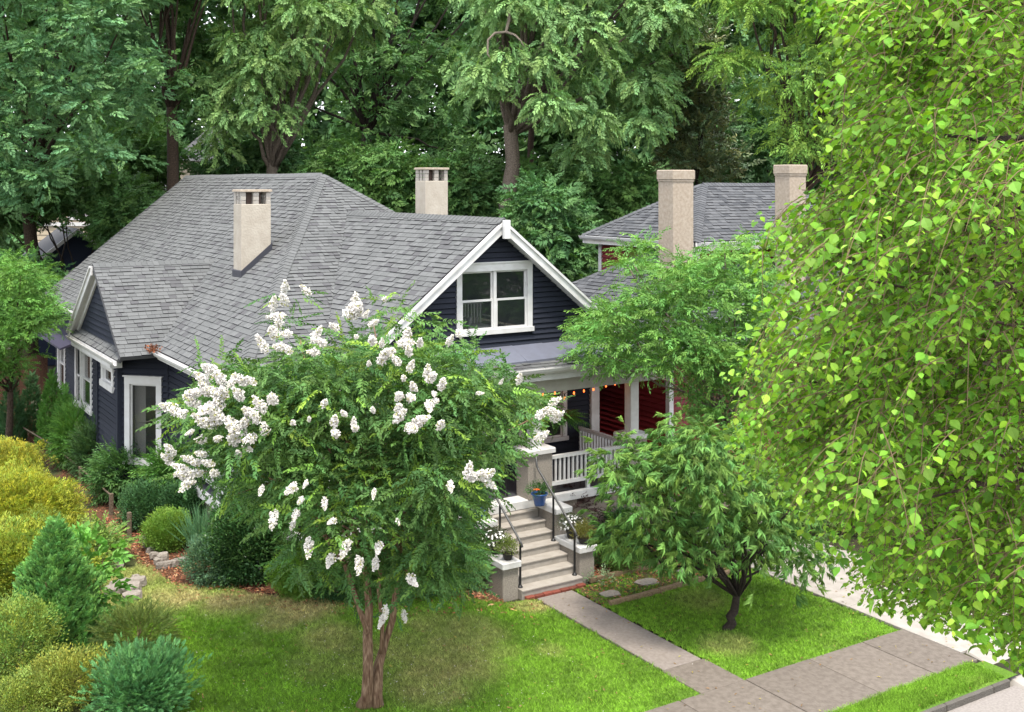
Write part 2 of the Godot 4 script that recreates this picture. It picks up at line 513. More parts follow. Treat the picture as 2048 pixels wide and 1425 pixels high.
# fills a roof face; tabs nearest the camera are handed back in "near" to become single objects
func shingle_face(pts: Array, tones: Array, expo: float, mb: MB, deck: MB, near: Array, wave := 0.018) -> void:
	var n: Vector3 = (pts[1] - pts[0]).cross(pts[2] - pts[0]).normalized()
	if n.y < 0: n = -n
	var u := Vector3.UP.cross(n).normalized()
	var v := n.cross(u)
	if v.y < 0:
		v = -v
		u = -u
	var o: Vector3 = pts[0]
	var poly := PackedVector2Array()
	var vlo := INF
	var vhi := -INF
	for p in pts:
		var q := Vector2((p - o).dot(u), (p - o).dot(v))
		poly.append(q)
		vlo = minf(vlo, q.y)
		vhi = maxf(vhi, q.y)
	for i in range(1, pts.size() - 1):
		for k in [0.012, 0.1]:
			deck.tri(pts[0] - n * k, pts[i] - n * k, pts[i + 1] - n * k)
	for i in pts.size():
		var a: Vector3 = pts[i]
		var b: Vector3 = pts[(i + 1) % pts.size()]
		deck.quad(a - n * 0.012, b - n * 0.012, b - n * 0.1, a - n * 0.1)
	var rows := int(ceil((vhi - vlo) / expo))
	for k in rows:
		var v0 := vlo + k * expo
		var v1 := minf(v0 + expo + 0.02, vhi - 0.002)
		if v1 - v0 < 0.02: continue
		var b0 := bounds(poly, v0 + 0.002)
		var b1 := bounds(poly, v1)
		if b0.x > b0.y: continue
		if b1.x > b1.y: b1 = b0
		var x := minf(b0.x, b1.x) - rng.randf() * 0.3
		while x < maxf(b0.y, b1.y):
			var wi := rng.randi() % 3
			var tr := rng.randf()
			var ti: int = 0 if tr < 0.4 else (1 if tr < 0.62 else (2 if tr < 0.86 else 3))
			var th := 1 if rng.randf() < 0.45 else 0
			var a := x
			var b: float = x + SW[wi] - 0.005
			x += SW[wi]
			var a0 := clampf(a, b0.x, b0.y)
			var c0 := clampf(b, b0.x, b0.y)
			var a1 := clampf(a, b1.x, b1.y)
			var c1 := clampf(b, b1.x, b1.y)
			if c0 - a0 < 0.01 and c1 - a1 < 0.01: continue
			var at := o + u * a + v * v0
			at += n * (nz.get_noise_3dv(at * 14.0) * wave + rng.randf_range(0, 0.002))
			var xf := Transform3D(Basis(u, n, v), at)
			if is_equal_approx(a0, a) and is_equal_approx(c0, b) and is_equal_approx(a1, a) and is_equal_approx(c1, b) and v1 - v0 > expo + 0.015:
				near.append([depth(at), xf, wi, ti, th])
				continue
			mb.tint = tones[ti]
			tab_into(mb, xf, a0 - a, c0 - a, a1 - a, c1 - a, v1 - v0, 0.015 + 0.013 * th)
func finish_shingles(roof: Node3D, mb: MB, near: Array, tones: Array, key: String, ok: Callable, most: int) -> void:
	near.sort_custom(func(a, b): return a[0] < b[0])
	var got := 0
	for s in near:
		var xf: Transform3D = s[1]
		if got < most and ok.call(proj(xf.origin)):
			put(roof, "shingle", tab(s[2], s[3], s[4], tones, key), M.shingle, xf)
			got += 1
		else:
			mb.tint = tones[s[3]]
			tab_into(mb, xf, 0, SW[s[2]] - 0.005, 0, SW[s[2]] - 0.005, 0.165, 0.015 + 0.013 * s[4])
	var rest := part(roof, "shingles", mb, M.shingle)
	rest.set_meta("kind", "stuff")
func caps(roof: Node3D, a: Vector3, b: Vector3, na: Vector3, nb: Vector3, tones: Array, w := 0.17) -> void:  # bent cap shingles along a ridge or hip, from a (low) to b
	var dir := (b - a).normalized()
	var sa := na.cross(dir).normalized()
	var sb := nb.cross(dir).normalized()
	if sa.dot(nb) > 0: sa = -sa
	if sb.dot(na) > 0: sb = -sb
	var up := (na + nb).normalized()
	var meshes := []
	for t in 3:
		var mb := MB.new()
		mb.tint = tones[t]
		for s in [sa, sb]:
			var th := up * 0.03
			var lo: Vector3 = up * 0.012
			mb.quad(th, th + s * w, lo + s * w + dir * 0.2, lo + dir * 0.2)
			mb.quad(th, th + s * w, s * w, Vector3.ZERO)
			mb.quad(th + s * w, s * w, s * w + dir * 0.2, lo + s * w + dir * 0.2)
		meshes.append(mb.mesh())
	var n := int(a.distance_to(b) / 0.15)
	for i in n:
		var at := a + dir * 0.15 * i + up * (0.012 + nz.get_noise_3dv((a + dir * 0.15 * i) * 14.0) * 0.018)
		put(roof, "ridge_cap", meshes[mini(int(absf(rng.randfn()) * 1.1), 2)], M.shingle, Transform3D(Basis(), at))

# lapped boards on a wall: outline in (along u, up) metres from o, holes cut out
func boards(wall: Node3D, o: Vector3, u: Vector3, outline: PackedVector2Array, holes: Array, m: Material, expo := 0.115, gap := 0.022) -> void:
	var n := u.cross(Vector3.UP).normalized()
	var vlo := INF
	var vhi := -INF
	for p in outline:
		vlo = minf(vlo, p.y)
		vhi = maxf(vhi, p.y)
	var k := 0
	while vlo + k * expo < vhi - 0.01:
		var v0 := vlo + k * expo
		var v1 := minf(v0 + expo, vhi - 0.001)
		v0 += gap
		k += 1
		if v1 - v0 < 0.02: continue
		var b0 := bounds(outline, v0 + 0.001)
		var b1 := bounds(outline, v1)
		if b0.x > b0.y: continue
		if b1.x > b1.y: b1 = b0
		var spans := [[b0.x, b0.y, b1.x, b1.y]]
		for h: Rect2 in holes:
			if v1 < h.position.y + 0.02 or v0 > h.end.y - 0.02: continue
			var next := []
			for s in spans:
				if h.position.x > s[0] and h.position.x < s[1]:
					next.append([s[0], h.position.x, s[2], h.position.x])
				if h.end.x > s[0] and h.end.x < s[1]:
					next.append([h.end.x, s[1], h.end.x, s[3]])
				if h.end.x <= s[0] or h.position.x >= s[1]: next.append(s)
			spans = next
		for s in spans:
			if s[1] - s[0] < 0.02: continue
			var f := func(x: float, y: float, z: float) -> Vector3: return o + u * x + Vector3.UP * y + n * z
			var mb := MB.new()
			var g := rng.randf_range(0.85, 1.12)
			mb.tint = Color(g, g, g)
			var pr := 0.036 + rng.randf_range(-0.003, 0.003)
			mb.hexa([f.call(s[0], v0, -0.01), f.call(s[1], v0, -0.01), f.call(s[1], v0, pr), f.call(s[0], v0, pr), f.call(s[2], v1, -0.01), f.call(s[3], v1, -0.01), f.call(s[3], v1, 0.004), f.call(s[2], v1, 0.004)])
			part(wall, "siding_board", mb, m)
# a wall core of 0.12 m behind the boards, with its openings
func core(wall: Node3D, o: Vector3, u: Vector3, outline: PackedVector2Array, holes: Array, m: Material) -> void:
	var n := u.cross(Vector3.UP).normalized()
	var polys := [outline]
	for h: Rect2 in holes:
		var next := []
		for band in [[-9.0, -9.0, 99.0, h.position.y + 9.0], [-9.0, h.end.y, 99.0, 60.0], [-9.0, h.position.y, h.position.x + 9.0, h.size.y], [h.end.x, h.position.y, 99.0, h.size.y]]:
			var r := Rect2(band[0], band[1], band[2], band[3])
			var box := PackedVector2Array([r.position, Vector2(r.end.x, r.position.y), r.end, Vector2(r.position.x, r.end.y)])
			for p in polys: next.append_array(Geometry2D.intersect_polygons(p, box))
		polys = next
	var mb := MB.new()
	for p in polys:
		var t := Geometry2D.triangulate_polygon(p)
		var f := func(q: Vector2, z: float) -> Vector3: return o + u * q.x + Vector3.UP * q.y + n * z
		for i in range(0, t.size(), 3):
			for z in [-0.032, -0.13]:
				mb.tri(f.call(p[t[i]], z), f.call(p[t[i + 1]], z), f.call(p[t[i + 2]], z))
		for i in p.size():
			var a: Vector2 = p[i]
			var b: Vector2 = p[(i + 1) % p.size()]
			mb.quad(f.call(a, -0.032), f.call(b, -0.032), f.call(b, -0.13), f.call(a, -0.13))
	part(wall, "wall_core", mb, m)
func slab(f: Callable, x0: float, x1: float, y0: float, y1: float, z0: float, z1: float) -> MB:
	var mb := MB.new()
	mb.hexa([f.call(x0, y0, z0), f.call(x1, y0, z0), f.call(x1, y0, z1), f.call(x0, y0, z1), f.call(x0, y1, z0), f.call(x1, y1, z0), f.call(x1, y1, z1), f.call(x0, y1, z1)])
	return mb
# a window in the opening r of the wall plane (o, u): casing, sashes with panes; lights = sashes side by side
func window(parent: Node3D, called: String, o: Vector3, u: Vector3, r: Rect2, lights: int, hung := true, cas := 0.11, back := true, m: Material = null) -> Node3D:
	m = m if m else M.white
	var n := u.cross(Vector3.UP).normalized()
	var w := sub(parent, called, o + u * r.get_center().x + Vector3.UP * r.position.y)
	var f := func(x: float, y: float, z: float) -> Vector3: return o + u * x + Vector3.UP * y + n * z
	var a := r.position
	var b := r.end
	part(w, "casing", slab(f, a.x, a.x + cas, a.y + cas * 0.8, b.y - cas * 1.3, -0.05, 0.045), m)
	part(w, "casing", slab(f, b.x - cas, b.x, a.y + cas * 0.8, b.y - cas * 1.3, -0.05, 0.045), m)
	part(w, "head_casing", slab(f, a.x, b.x, b.y - cas * 1.3, b.y, -0.05, 0.052), m)
	part(w, "head_moulding", slab(f, a.x - 0.03, b.x + 0.03, b.y, b.y + 0.03, -0.02, 0.085), m)
	part(w, "sill", slab(f, a.x - 0.03, b.x + 0.03, a.y, a.y + cas * 0.8, -0.05, 0.075), m)
	var x0 := a.x + cas
	var x1 := b.x - cas
	var y0 := a.y + cas * 0.8
	var y1 := b.y - cas * 1.3
	var mull := 0.07
	var lw := (x1 - x0 - mull * (lights - 1)) / lights
	for i in lights:
		var l := x0 + i * (lw + mull)
		if i > 0: part(w, "mullion", slab(f, l - mull, l, y0, y1, -0.045, 0.02), m)
		var ym := (y0 + y1) / 2
		var halves := [[y0, ym + 0.02, -0.035, 0.0], [ym - 0.02, y1, -0.07, -0.037]] if hung else [[y0, y1, -0.05, -0.015]]
		for h in halves:
			var s := 0.042
			var fr := MB.new()
			for q in [[l, l + s, h[0] + s, h[1] - s], [l + lw - s, l + lw, h[0] + s, h[1] - s], [l, l + lw, h[0], h[0] + s], [l, l + lw, h[1] - s, h[1]]]:
				var e: MB = slab(f, q[0], q[1], q[2], q[3], h[2], h[3])
				fr.v.append_array(e.v)
				fr.c.append_array(e.c)
			part(w, "sash", fr, m)
			part(w, "pane", slab(f, l + s, l + lw - s, h[0] + s, h[1] - s, (h[2] + h[3]) / 2 - 0.003, (h[2] + h[3]) / 2 + 0.003), M.glass)
	if back:
		part(w, "curtain", slab(f, x0, x0 + (x1 - x0) * 0.42, y0, y1, -0.2, -0.19), M.curtain)
		var room := MB.new()
		for e in [[x0 - 0.3, x1 + 0.3, y0 - 0.3, y1 + 0.3, -2.4, -2.35], [x0 - 0.35, x0 - 0.3, y0 - 0.3, y1 + 0.3, -2.35, -0.14], [x1 + 0.3, x1 + 0.35, y0 - 0.3, y1 + 0.3, -2.35, -0.14], [x0 - 0.3, x1 + 0.3, y0 - 0.35, y0 - 0.3, -2.35, -0.14], [x0 - 0.3, x1 + 0.3, y1 + 0.3, y1 + 0.35, -2.35, -0.14]]:
			var b2: MB = slab(f, e[0], e[1], e[2], e[3], e[4], e[5])
			room.v.append_array(b2.v)
			room.c.append_array(b2.c)
		part(w, "room", room, M.interior)
	return w
func gutter(parent: Node3D, a: Vector3, b: Vector3, out: Vector3) -> void:
	var prof := [Vector2(0, 0), Vector2(0, -0.1), Vector2(0.06, -0.115), Vector2(0.1, -0.07), Vector2(0.125, -0.005), Vector2(0.112, -0.005), Vector2(0.09, -0.065), Vector2(0.055, -0.1), Vector2(0.012, -0.09), Vector2(0.012, 0)]
	var mb := MB.new()
	for i in prof.size():
		var p: Vector2 = prof[i]
		var q: Vector2 = prof[(i + 1) % prof.size()]
		var f := func(e: Vector3, k: Vector2) -> Vector3: return e + out * k.x + Vector3.UP * k.y
		mb.quad(f.call(a, p), f.call(b, p), f.call(b, q), f.call(a, q))
	part(parent, "gutter", mb, M.white)
func chimney(house: Node3D, called: String, lo: Vector3, hi: Vector3, m: Material, vents: bool, slope: Vector2) -> void:  # slope: roof rise per metre along x and z at the base
	var c := sub(house, called, Vector3((lo.x + hi.x) / 2, lo.y, (lo.z + hi.z) / 2))
	var mb := MB.new()
	var top := hi.y - (0.36 if vents else 0.3)
	mb.cbox(lo, Vector3(hi.x, top, hi.z), 0.012)
	part(c, "shaft", mb, m)
	if vents:
		var y := top + 0.002
		for course in 3:
			for side in 4:
				var alongx := side < 2
				var len_ := (hi.x - lo.x) if alongx else (hi.z - lo.z)
				for s in [[0.0, 0.16], [0.4, 0.6], [0.84, 1.0]]:
					if not alongx and s[0] < 0.01: s = [0.2, 0.3]
					if not alongx and s[1] > 0.99: s = [0.7, 0.8]
					var e := MB.new()
					var j := rng.randf_range(-0.006, 0.006)
					var k0: float = s[0] * len_
					var k1: float = s[1] * len_
					var g := rng.randf_range(0.85, 1.05)
					e.tint = Color(g, g, g)
					var yy := y + course * 0.1
					if alongx:
						var z0: float = lo.z + 0.01 + j if side == 0 else hi.z - 0.13 + j
						e.cbox(Vector3(lo.x + k0 + 0.004, yy, z0), Vector3(lo.x + k1 - 0.004, yy + 0.092, z0 + 0.12), 0.006)
					else:
						var x0: float = lo.x + 0.01 + j if side == 2 else hi.x - 0.13 + j
						e.cbox(Vector3(x0, yy, lo.z + k0), Vector3(x0 + 0.12, yy + 0.092, lo.z + k1), 0.006)
					part(c, "brick", e, M.brick_white)
		var f := MB.new()
		f.box(Vector3(lo.x + 0.2, top, lo.z + 0.18), Vector3(hi.x - 0.2, hi.y - 0.06, hi.z - 0.18))
		part(c, "flue", f, M.sooty)
		var cap := MB.new()
		cap.cbox(Vector3(lo.x - 0.03, hi.y - 0.055, lo.z - 0.03), Vector3(hi.x + 0.03, hi.y, hi.z + 0.03), 0.015)
		part(c, "cap_slab", cap, M.stucco_tan)
	else:
		var b1 := MB.new()
		b1.cbox(Vector3(lo.x - 0.018, top + 0.002, lo.z - 0.018), Vector3(hi.x + 0.018, top + 0.06, hi.z + 0.018), 0.015)
		part(c, "neck_band", b1, m)
		var b2 := MB.new()
		b2.cbox(Vector3(lo.x - 0.035, top + 0.062, lo.z - 0.035), Vector3(hi.x + 0.035, hi.y, hi.z + 0.035), 0.02)
		part(c, "crown_band", b2, m)
	if slope != Vector2.ZERO:
		var fl := MB.new()
		var g := func(x: float, z: float, up: float) -> Vector3: return Vector3(x, slope.y + (x - lo.x) * slope.x + up, z)
		var k := 0.025
		fl.hexa([g.call(lo.x - k, lo.z - k, -0.1), g.call(hi.x + k, lo.z - k, -0.1), g.call(hi.x + k, hi.z + k, -0.1), g.call(lo.x - k, hi.z + k, -0.1), g.call(lo.x - k, lo.z - k, 0.14), g.call(hi.x + k, lo.z - k, 0.14), g.call(hi.x + k, hi.z + k, 0.14), g.call(lo.x - k, hi.z + k, 0.14)])
		part(c, "flashing", fl, M.flashing)

# ---------------------------------------------------------------- the dark house
var TONES := [Color(0.128, 0.131, 0.132), Color(0.115, 0.118, 0.12), Color(0.144, 0.147, 0.147), Color(0.096, 0.098, 0.101)]
func dark_house() -> void:
	var H := thing("bungalow", "dark navy clapboard bungalow with white trim under a large grey shingled hip roof", "house", Vector3(12.2, 0, -31))
	var R1 := Vector3(12.2, 8.43, -29.3)
	var R2 := Vector3(12.2, 8.43, -42.5)
	var B := Vector3(7.1, 4.2, -21.4)
	var BB := Vector3(7.1, 4.2, -42.5)
	var BR := Vector3(17.3, 4.2, -21.4)
	var BBR := Vector3(17.3, 4.2, -42.5)
	var GF := Vector3(12.9, 7.4, -20.85)
	var GD := Vector3(12.15, 7.42, -27.45)
	var GE := Vector3(8.9, 4.16, -20.85)
	var GE2 := Vector3(8.84, 4.16, -21.42)
	var HE := Vector3(16.9, 4.16, -20.85)
	var HE2 := Vector3(16.84, 4.16, -21.42)
	var near := []
	var mb := MB.new()
	var deck := MB.new()
	var roof := sub(H, "hip_roof", R1)
	shingle_face([B, R1, R2, BB], TONES, 0.145, mb, deck, near, 0.03)
	shingle_face([B, R1, GD, GE2], TONES, 0.145, mb, deck, near)
	shingle_face([BR, R1, GD, HE2], TONES, 0.145, mb, deck, near)
	shingle_face([BR, R1, R2, BBR], TONES, 0.145, mb, deck, near)
	finish_shingles(roof, mb, near, TONES, "h", func(p: Vector2) -> bool: return p.x > 430 and p.x < 560 and p.y > 560 and p.y < 700, 130)
	part(roof, "roof_deck", deck, M.deck)
	var nl := Vector3(-0.846, 1, 0).normalized()
	var nr := Vector3(0.846, 1, 0).normalized()
	var nf := Vector3(0, 1, 0.535).normalized()
	caps(roof, R2, R1, nl, nr, TONES)
	caps(roof, B, R1, nl, nf, TONES)
	caps(roof, BR, R1, nr, nf, TONES)
	# front gable roof
	near = []
	mb = MB.new()
	deck = MB.new()
	var gr := sub(H, "gable_roof", GF)
	shingle_face([GE, GF, GD, GE2], TONES, 0.145, mb, deck, near)
	shingle_face([HE, GF, GD, HE2], TONES, 0.145, mb, deck, near)
	finish_shingles(gr, mb, near, TONES, "h", func(p: Vector2) -> bool: return p.x > 650 and p.y > 440, 120)
	part(gr, "roof_deck", deck, M.deck)
	caps(gr, GF + Vector3(0, 0, 0.05), GD, Vector3(-0.81, 1, 0).normalized(), Vector3(0.81, 1, 0).normalized(), TONES)
	# rake boards with moulding, ridge block
	for s in [-1.0, 1.0]:
		var e := GE if s < 0 else HE
		for k in [[0.26, 0.0, 0.05, 0.02], [0.075, 0.05, 0.085, 0.015]]:
			var rb := MB.new()
			var ax: Vector3 = GF + Vector3(0, -0.03, 0)
			var dn: Vector3 = Vector3(0, -1, 0) * float(k[0])
			var z0 := Vector3(0, 0, k[1])
			var z1 := Vector3(0, 0, k[2])
			rb.hexa([ax + dn + z0, e + dn + z0, e + dn + z1, ax + dn + z1, ax + z0, e + z0 + Vector3(0, -0.03, 0), e + z1 + Vector3(0, -0.03, 0), ax + z1])
			part(gr, "rake_board", rb, M.white)
		var so := MB.new()
		var d2 := Vector3(0, -0.2, 0)
		so.quad(GF + d2, e + d2, e + d2 + Vector3(0, 0, -0.45), GF + d2 + Vector3(0, 0, -0.45))
		so.quad(GF + d2 * 1.1, e + d2 * 1.1, e + d2 * 1.1 + Vector3(0, 0, -0.45), GF + d2 * 1.1 + Vector3(0, 0, -0.45))
		part(gr, "soffit", so, M.white)
	var blk := MB.new()
	blk.cbox(GF + Vector3(-0.075, -0.42, 0.086), GF + Vector3(0.075, -0.02, 0.2), 0.012)
	part(gr, "ridge_block", blk, M.white)
	# gable wall
	var gw := sub(H, "gable_wall", Vector3(12.9, 4.35, -21.2))
	var o := Vector3(12.9, 0, -21.2)
	var ux := Vector3.RIGHT
	var tri := PackedVector2Array([Vector2(-3.75, 4.3), Vector2(3.75, 4.3), Vector2(0.0, 7.24)])
	var hole := Rect2(-0.98, 4.86, 1.95, 1.56)
	boards(gw, o, ux, tri, [hole], M.navy, 0.117)
	core(gw, o, ux, tri, [hole], M.navy)
	window(H, "attic_window", o, ux, hole, 2, true, 0.13, false)
	# attic room behind the window
	var at := MB.new()
	at.box(Vector3(10.4, 4.5, -25.4), Vector3(15.2, 4.55, -21.36))
	at.box(Vector3(10.9, 4.55, -25.4), Vector3(14.6, 5.6, -25.35))
	at.box(Vector3(11.8, 5.6, -25.4), Vector3(13.7, 6.4, -25.35))
	part(H, "attic_room", at, M.interior)
	# porch roof below the gable
	near = []
	mb = MB.new()
	deck = MB.new()
	var pr := sub(H, "porch_roof", Vector3(12.2, 4.2, -20.6))
	shingle_face([Vector3(7.1, 4.17, -20.1), Vector3(17.3, 4.17, -20.1), Vector3(17.3, 4.43, -21.2), Vector3(7.1, 4.43, -21.2)], TONES, 0.145, mb, deck, near)
	finish_shingles(pr, mb, near, TONES, "h", func(p: Vector2) -> bool: return p.x > 1000, 40)
	part(pr, "roof_deck", deck, M.deck)
	var fl := MB.new()
	for i in 9:
		var x := 9.3 + i * 0.8
		fl.hexa([Vector3(x, 4.42, -21.17), Vector3(x + 0.83, 4.42, -21.17), Vector3(x + 0.83, 4.25, -20.52), Vector3(x, 4.25, -20.5), Vector3(x, 4.56, -21.165), Vector3(x + 0.83, 4.57, -21.165), Vector3(x + 0.83, 4.3 + 0.012 * (i % 3), -20.52), Vector3(x, 4.305 + 0.01 * (i % 2), -20.5)])
	part(pr, "flashing", fl, M.metal_flash)
	gutter(pr, Vector3(7.1, 4.2, -20.1), Vector3(17.3, 4.2, -20.1), Vector3.BACK)
	var bm := MB.new()
	bm.box(Vector3(7.4, 3.93, -20.2), Vector3(17.1, 4.08, -20.12))
	part(pr, "fascia", bm, M.white)
	bm = MB.new()
	bm.box(Vector3(7.45, 3.62, -20.72), Vector3(17.0, 3.93, -20.3))
	part(pr, "beam", bm, M.beam)
	bm = MB.new()
	bm.box(Vector3(7.4, 3.93, -25.6), Vector3(17.1, 3.98, -20.202))
	part(pr, "ceiling", bm, M.beam)
	# bay gable on the left side
	near = []
	mb = MB.new()
	deck = MB.new()
	var bay := sub(H, "bay_roof", Vector3(7, 5, -30))
	var BA := Vector3(6.22, 6.1, -29.95)
	var BK := Vector3(9.6, 6.1, -29.95)
	var bn := Vector3(6.22, 4.12, -27.0)
	var bf := Vector3(6.22, 4.12, -32.9)
	shingle_face([bn, BA, BK, Vector3(7.6, 4.12, -27.0)], TONES, 0.145, mb, deck, near)
	shingle_face([bf, BA, BK, Vector3(7.6, 4.12, -32.9)], TONES, 0.145, mb, deck, near)
	finish_shingles(bay, mb, near, TONES, "h", func(p: Vector2) -> bool: return p.x > 190, 10)
	part(bay, "roof_deck", deck, M.deck)
	caps(bay, BA, BK, Vector3(0, 1, 0.67).normalized(), Vector3(0, 1, -0.67).normalized(), TONES)
	for q in [bn, bf]:
		for k in ([[0.27, 0.0, 0.05], [0.08, 0.05, 0.09]] if q == bf else []):
			var rb := MB.new()
			var dn: Vector3 = Vector3(0, -1, 0) * float(k[0])
			var x0: Vector3 = Vector3.LEFT * float(k[1])
			var x1: Vector3 = Vector3.LEFT * float(k[2])
			var l := Vector3(0, -0.03, 0)
			rb.hexa([BA + dn + x0, q + dn + x0, q + dn + x1, BA + dn + x1, BA + l + x0, q + l + x0, q + l + x1, BA + l + x1])
			part(bay, "rake_board", rb, M.white)
			if k[0] > 0.2:
				var inner := MB.new()
				var sh := Vector3(0.15, -0.12, 0)
				inner.hexa([BA + dn + x0 + sh, q + dn + x0 + sh, q + dn + x1 + sh, BA + dn + x1 + sh, BA + l + x0 + sh, q + l + x0 + sh, q + l + x1 + sh, BA + l + x1 + sh])
				part(bay, "frieze_board", inner, M.white)
				var so := MB.new()
				for y in [-0.2, -0.215]:
					so.quad(BA + Vector3(0, y, 0), q + Vector3(0, y, 0), q + Vector3(0.18, y, 0), BA + Vector3(0.18, y, 0))
				part(bay, "soffit", so, M.white)
	var bw := sub(H, "bay_gable_wall", Vector3(6.4, 4.4, -29.95))
	boards(bw, Vector3(6.4, 0, -29.95), Vector3.BACK, PackedVector2Array([Vector2(-2.6, 4.22), Vector2(2.6, 4.22), Vector2(0, 5.95)]), [], M.navy, 0.14)
	# pent roof at the foot of the bay gable
	near = []
	mb = MB.new()
	deck = MB.new()
	var pent := sub(H, "pent_roof", Vector3(6.4, 4.2, -29.95))
	shingle_face([Vector3(6.2, 4.02, -32.7), Vector3(6.2, 4.02, -27.2), Vector3(6.46, 4.26, -27.2), Vector3(6.46, 4.26, -32.7)], TONES, 0.145, mb, deck, near)
	finish_shingles(pent, mb, near, TONES, "h", func(p: Vector2) -> bool: return true, 0)
	part(pent, "roof_deck", deck, M.deck)
	gutter(pent, Vector3(6.2, 4.0, -32.7), Vector3(6.2, 4.0, -27.2), Vector3.LEFT)
	var pf := MB.new()
	pf.box(Vector3(6.22, 3.72, -32.7), Vector3(6.5, 3.88, -28.0))
	part(pent, "soffit_box", pf, M.white)
	# left eave
	gutter(H, Vector3(7.08, 4.19, -27.05), Vector3(7.08, 4.19, -21.5), Vector3.LEFT)
	gutter(H, Vector3(7.08, 4.19, -42.5), Vector3(7.08, 4.19, -33.0), Vector3.LEFT)
	var ef := MB.new()
	ef.box(Vector3(7.1, 4.0, -42.4), Vector3(7.45, 4.1, -33.0))
	ef.box(Vector3(7.1, 4.0, -27.1), Vector3(7.45, 4.1, -21.4))
	part(H, "eave_soffit", ef, M.white)
	# walls on the left
	var wl := sub(H, "side_wall", Vector3(7.5, 0, -24))
	var uz := Vector3.BACK
	var side := PackedVector2Array([Vector2(-27.55, 0.9), Vector2(-25.6, 0.9), Vector2(-25.6, 4.1), Vector2(-27.55, 4.1)])
	boards(wl, Vector3(7.5, 0, 0), uz, side, [], M.navy, 0.145, 0.036)
	core(wl, Vector3(7.5, 0, 0), uz, side, [], M.navy)
	var cw := sub(H, "corner_wall", Vector3(7, 0, -28))
	var ud := Vector3(0.95, 0, 0.95).normalized()
	var co := Vector3(6.55, 0, -28.5)
	var cho := PackedVector2Array([Vector2(0, 0.6), Vector2(1.343, 0.6), Vector2(1.343, 4.0), Vector2(0, 4.0)])
	var dh := Rect2(0.16, 1.3, 1.0, 2.15)
	boards(cw, co, ud, cho, [dh], M.navy, 0.145, 0.036)
	core(cw, co, ud, cho, [dh], M.navy)
	window(H, "corner_window", co, ud, dh, 1, false, 0.14)
	var bwall := sub(H, "bay_wall", Vector3(6.55, 0, -30.5))
	var bo := Vector3(6.55, 0, 0)
	var bout := PackedVector2Array([Vector2(-33.2, 0.6), Vector2(-28.5, 0.6), Vector2(-28.5, 3.95), Vector2(-33.2, 3.95)])
	var h1 := Rect2(-33.0, 1.95, 1.5, 1.75)
	var h2 := Rect2(-30.35, 2.95, 1.35, 0.75)
	boards(bwall, bo, uz, bout, [h1, h2], M.navy, 0.145, 0.036)
	core(bwall, bo, uz, bout, [h1, h2], M.navy)
	window(H, "tall_window", bo, uz, h1, 1, true, 0.16)
	window(H, "small_window", bo, uz, h2, 1, false, 0.2)
	for q in [Vector3(6.53, 0, -28.48), Vector3(6.53, 0, -30.75), Vector3(7.5, 0, -27.55)]:
		var cb := MB.new()
		cb.box(q + Vector3(-0.045, 0.5, -0.06), q + Vector3(0.06, 4.0, 0.06))
		part(H, "corner_board", cb, M.navy)
	var back := sub(H, "rear_wall", Vector3(7.5, 0, -37))
	var rout := PackedVector2Array([Vector2(-42.0, 0.6), Vector2(-33.2, 0.6), Vector2(-33.2, 4.1), Vector2(-42.0, 4.1)])
	var h3 := Rect2(-41.6, 0.95, 1.35, 2.1)
	var h4 := Rect2(-38.6, 0.95, 1.35, 2.1)
	boards(back, Vector3(7.5, 0, 0), uz, rout, [h3, h4], M.navy, 0.145, 0.036)
	core(back, Vector3(7.5, 0, 0), uz, rout, [h3, h4], M.navy)
	window(H, "rear_window", Vector3(7.5, 0, 0), uz, h3, 1, true, 0.16)
	window(H, "rear_window", Vector3(7.5, 0, 0), uz, h4, 1, true, 0.16)
	var aw := MB.new()
	aw.hexa([Vector3(7.5, 3.25, -41.9), Vector3(6.7, 3.0, -41.9), Vector3(6.7, 3.0, -36.9), Vector3(7.5, 3.25, -36.9), Vector3(7.5, 3.33, -41.9), Vector3(6.7, 3.06, -41.9), Vector3(6.7, 3.06, -36.9), Vector3(7.5, 3.33, -36.9)])
	part(H, "window_awning", aw, M.awning)
	# other walls: right side, back gable, front wall under the porch
	var ow := MB.new()
	ow.box(Vector3(16.55, 0, -42), Vector3(16.7, 4.1, -22.6))
	part(H, "right_wall", ow, M.navy)
	ow = MB.new()
	ow.box(Vector3(7.5, 0, -42.1), Vector3(16.7, 4.1, -42.0))
	ow.hexa([Vector3(7.3, 4.11, -42.1), Vector3(17.1, 4.11, -42.1), Vector3(17.1, 4.11, -42.0), Vector3(7.3, 4.11, -42.0), Vector3(12.19, 8.25, -42.1), Vector3(12.21, 8.25, -42.1), Vector3(12.21, 8.25, -42.0), Vector3(12.19, 8.25, -42.0)])
	part(H, "back_wall", ow, M.navy)
	var fwl := sub(H, "front_wall", Vector3(13, 1.3, -22.6))
	var fout := PackedVector2Array([Vector2(10.0, 1.3), Vector2(16.7, 1.3), Vector2(16.7, 3.92), Vector2(10.0, 3.92)])
	var doorh := Rect2(12.4, 1.32, 1.15, 2.3)
	var fwin := Rect2(14.4, 1.9, 1.4, 1.7)
	boards(fwl, Vector3(0, 0, -22.6), ux, fout, [doorh, fwin], M.navy, 0.125)
	core(fwl, Vector3(0, 0, -22.6), ux, fout, [doorh, fwin], M.navy)
	window(H, "front_door", Vector3(0, 0, -22.6), ux, doorh, 1, false, 0.12)
	window(H, "front_window", Vector3(0, 0, -22.6), ux, fwin, 1, true, 0.12)
	ow = MB.new()
	ow.box(Vector3(9.9, 1.3, -25.6), Vector3(9.99, 3.92, -22.61))
	ow.box(Vector3(7.5, 1.3, -25.72), Vector3(9.99, 3.92, -25.62))
	part(H, "porch_side_wall", ow, M.navy)
	ow = MB.new()
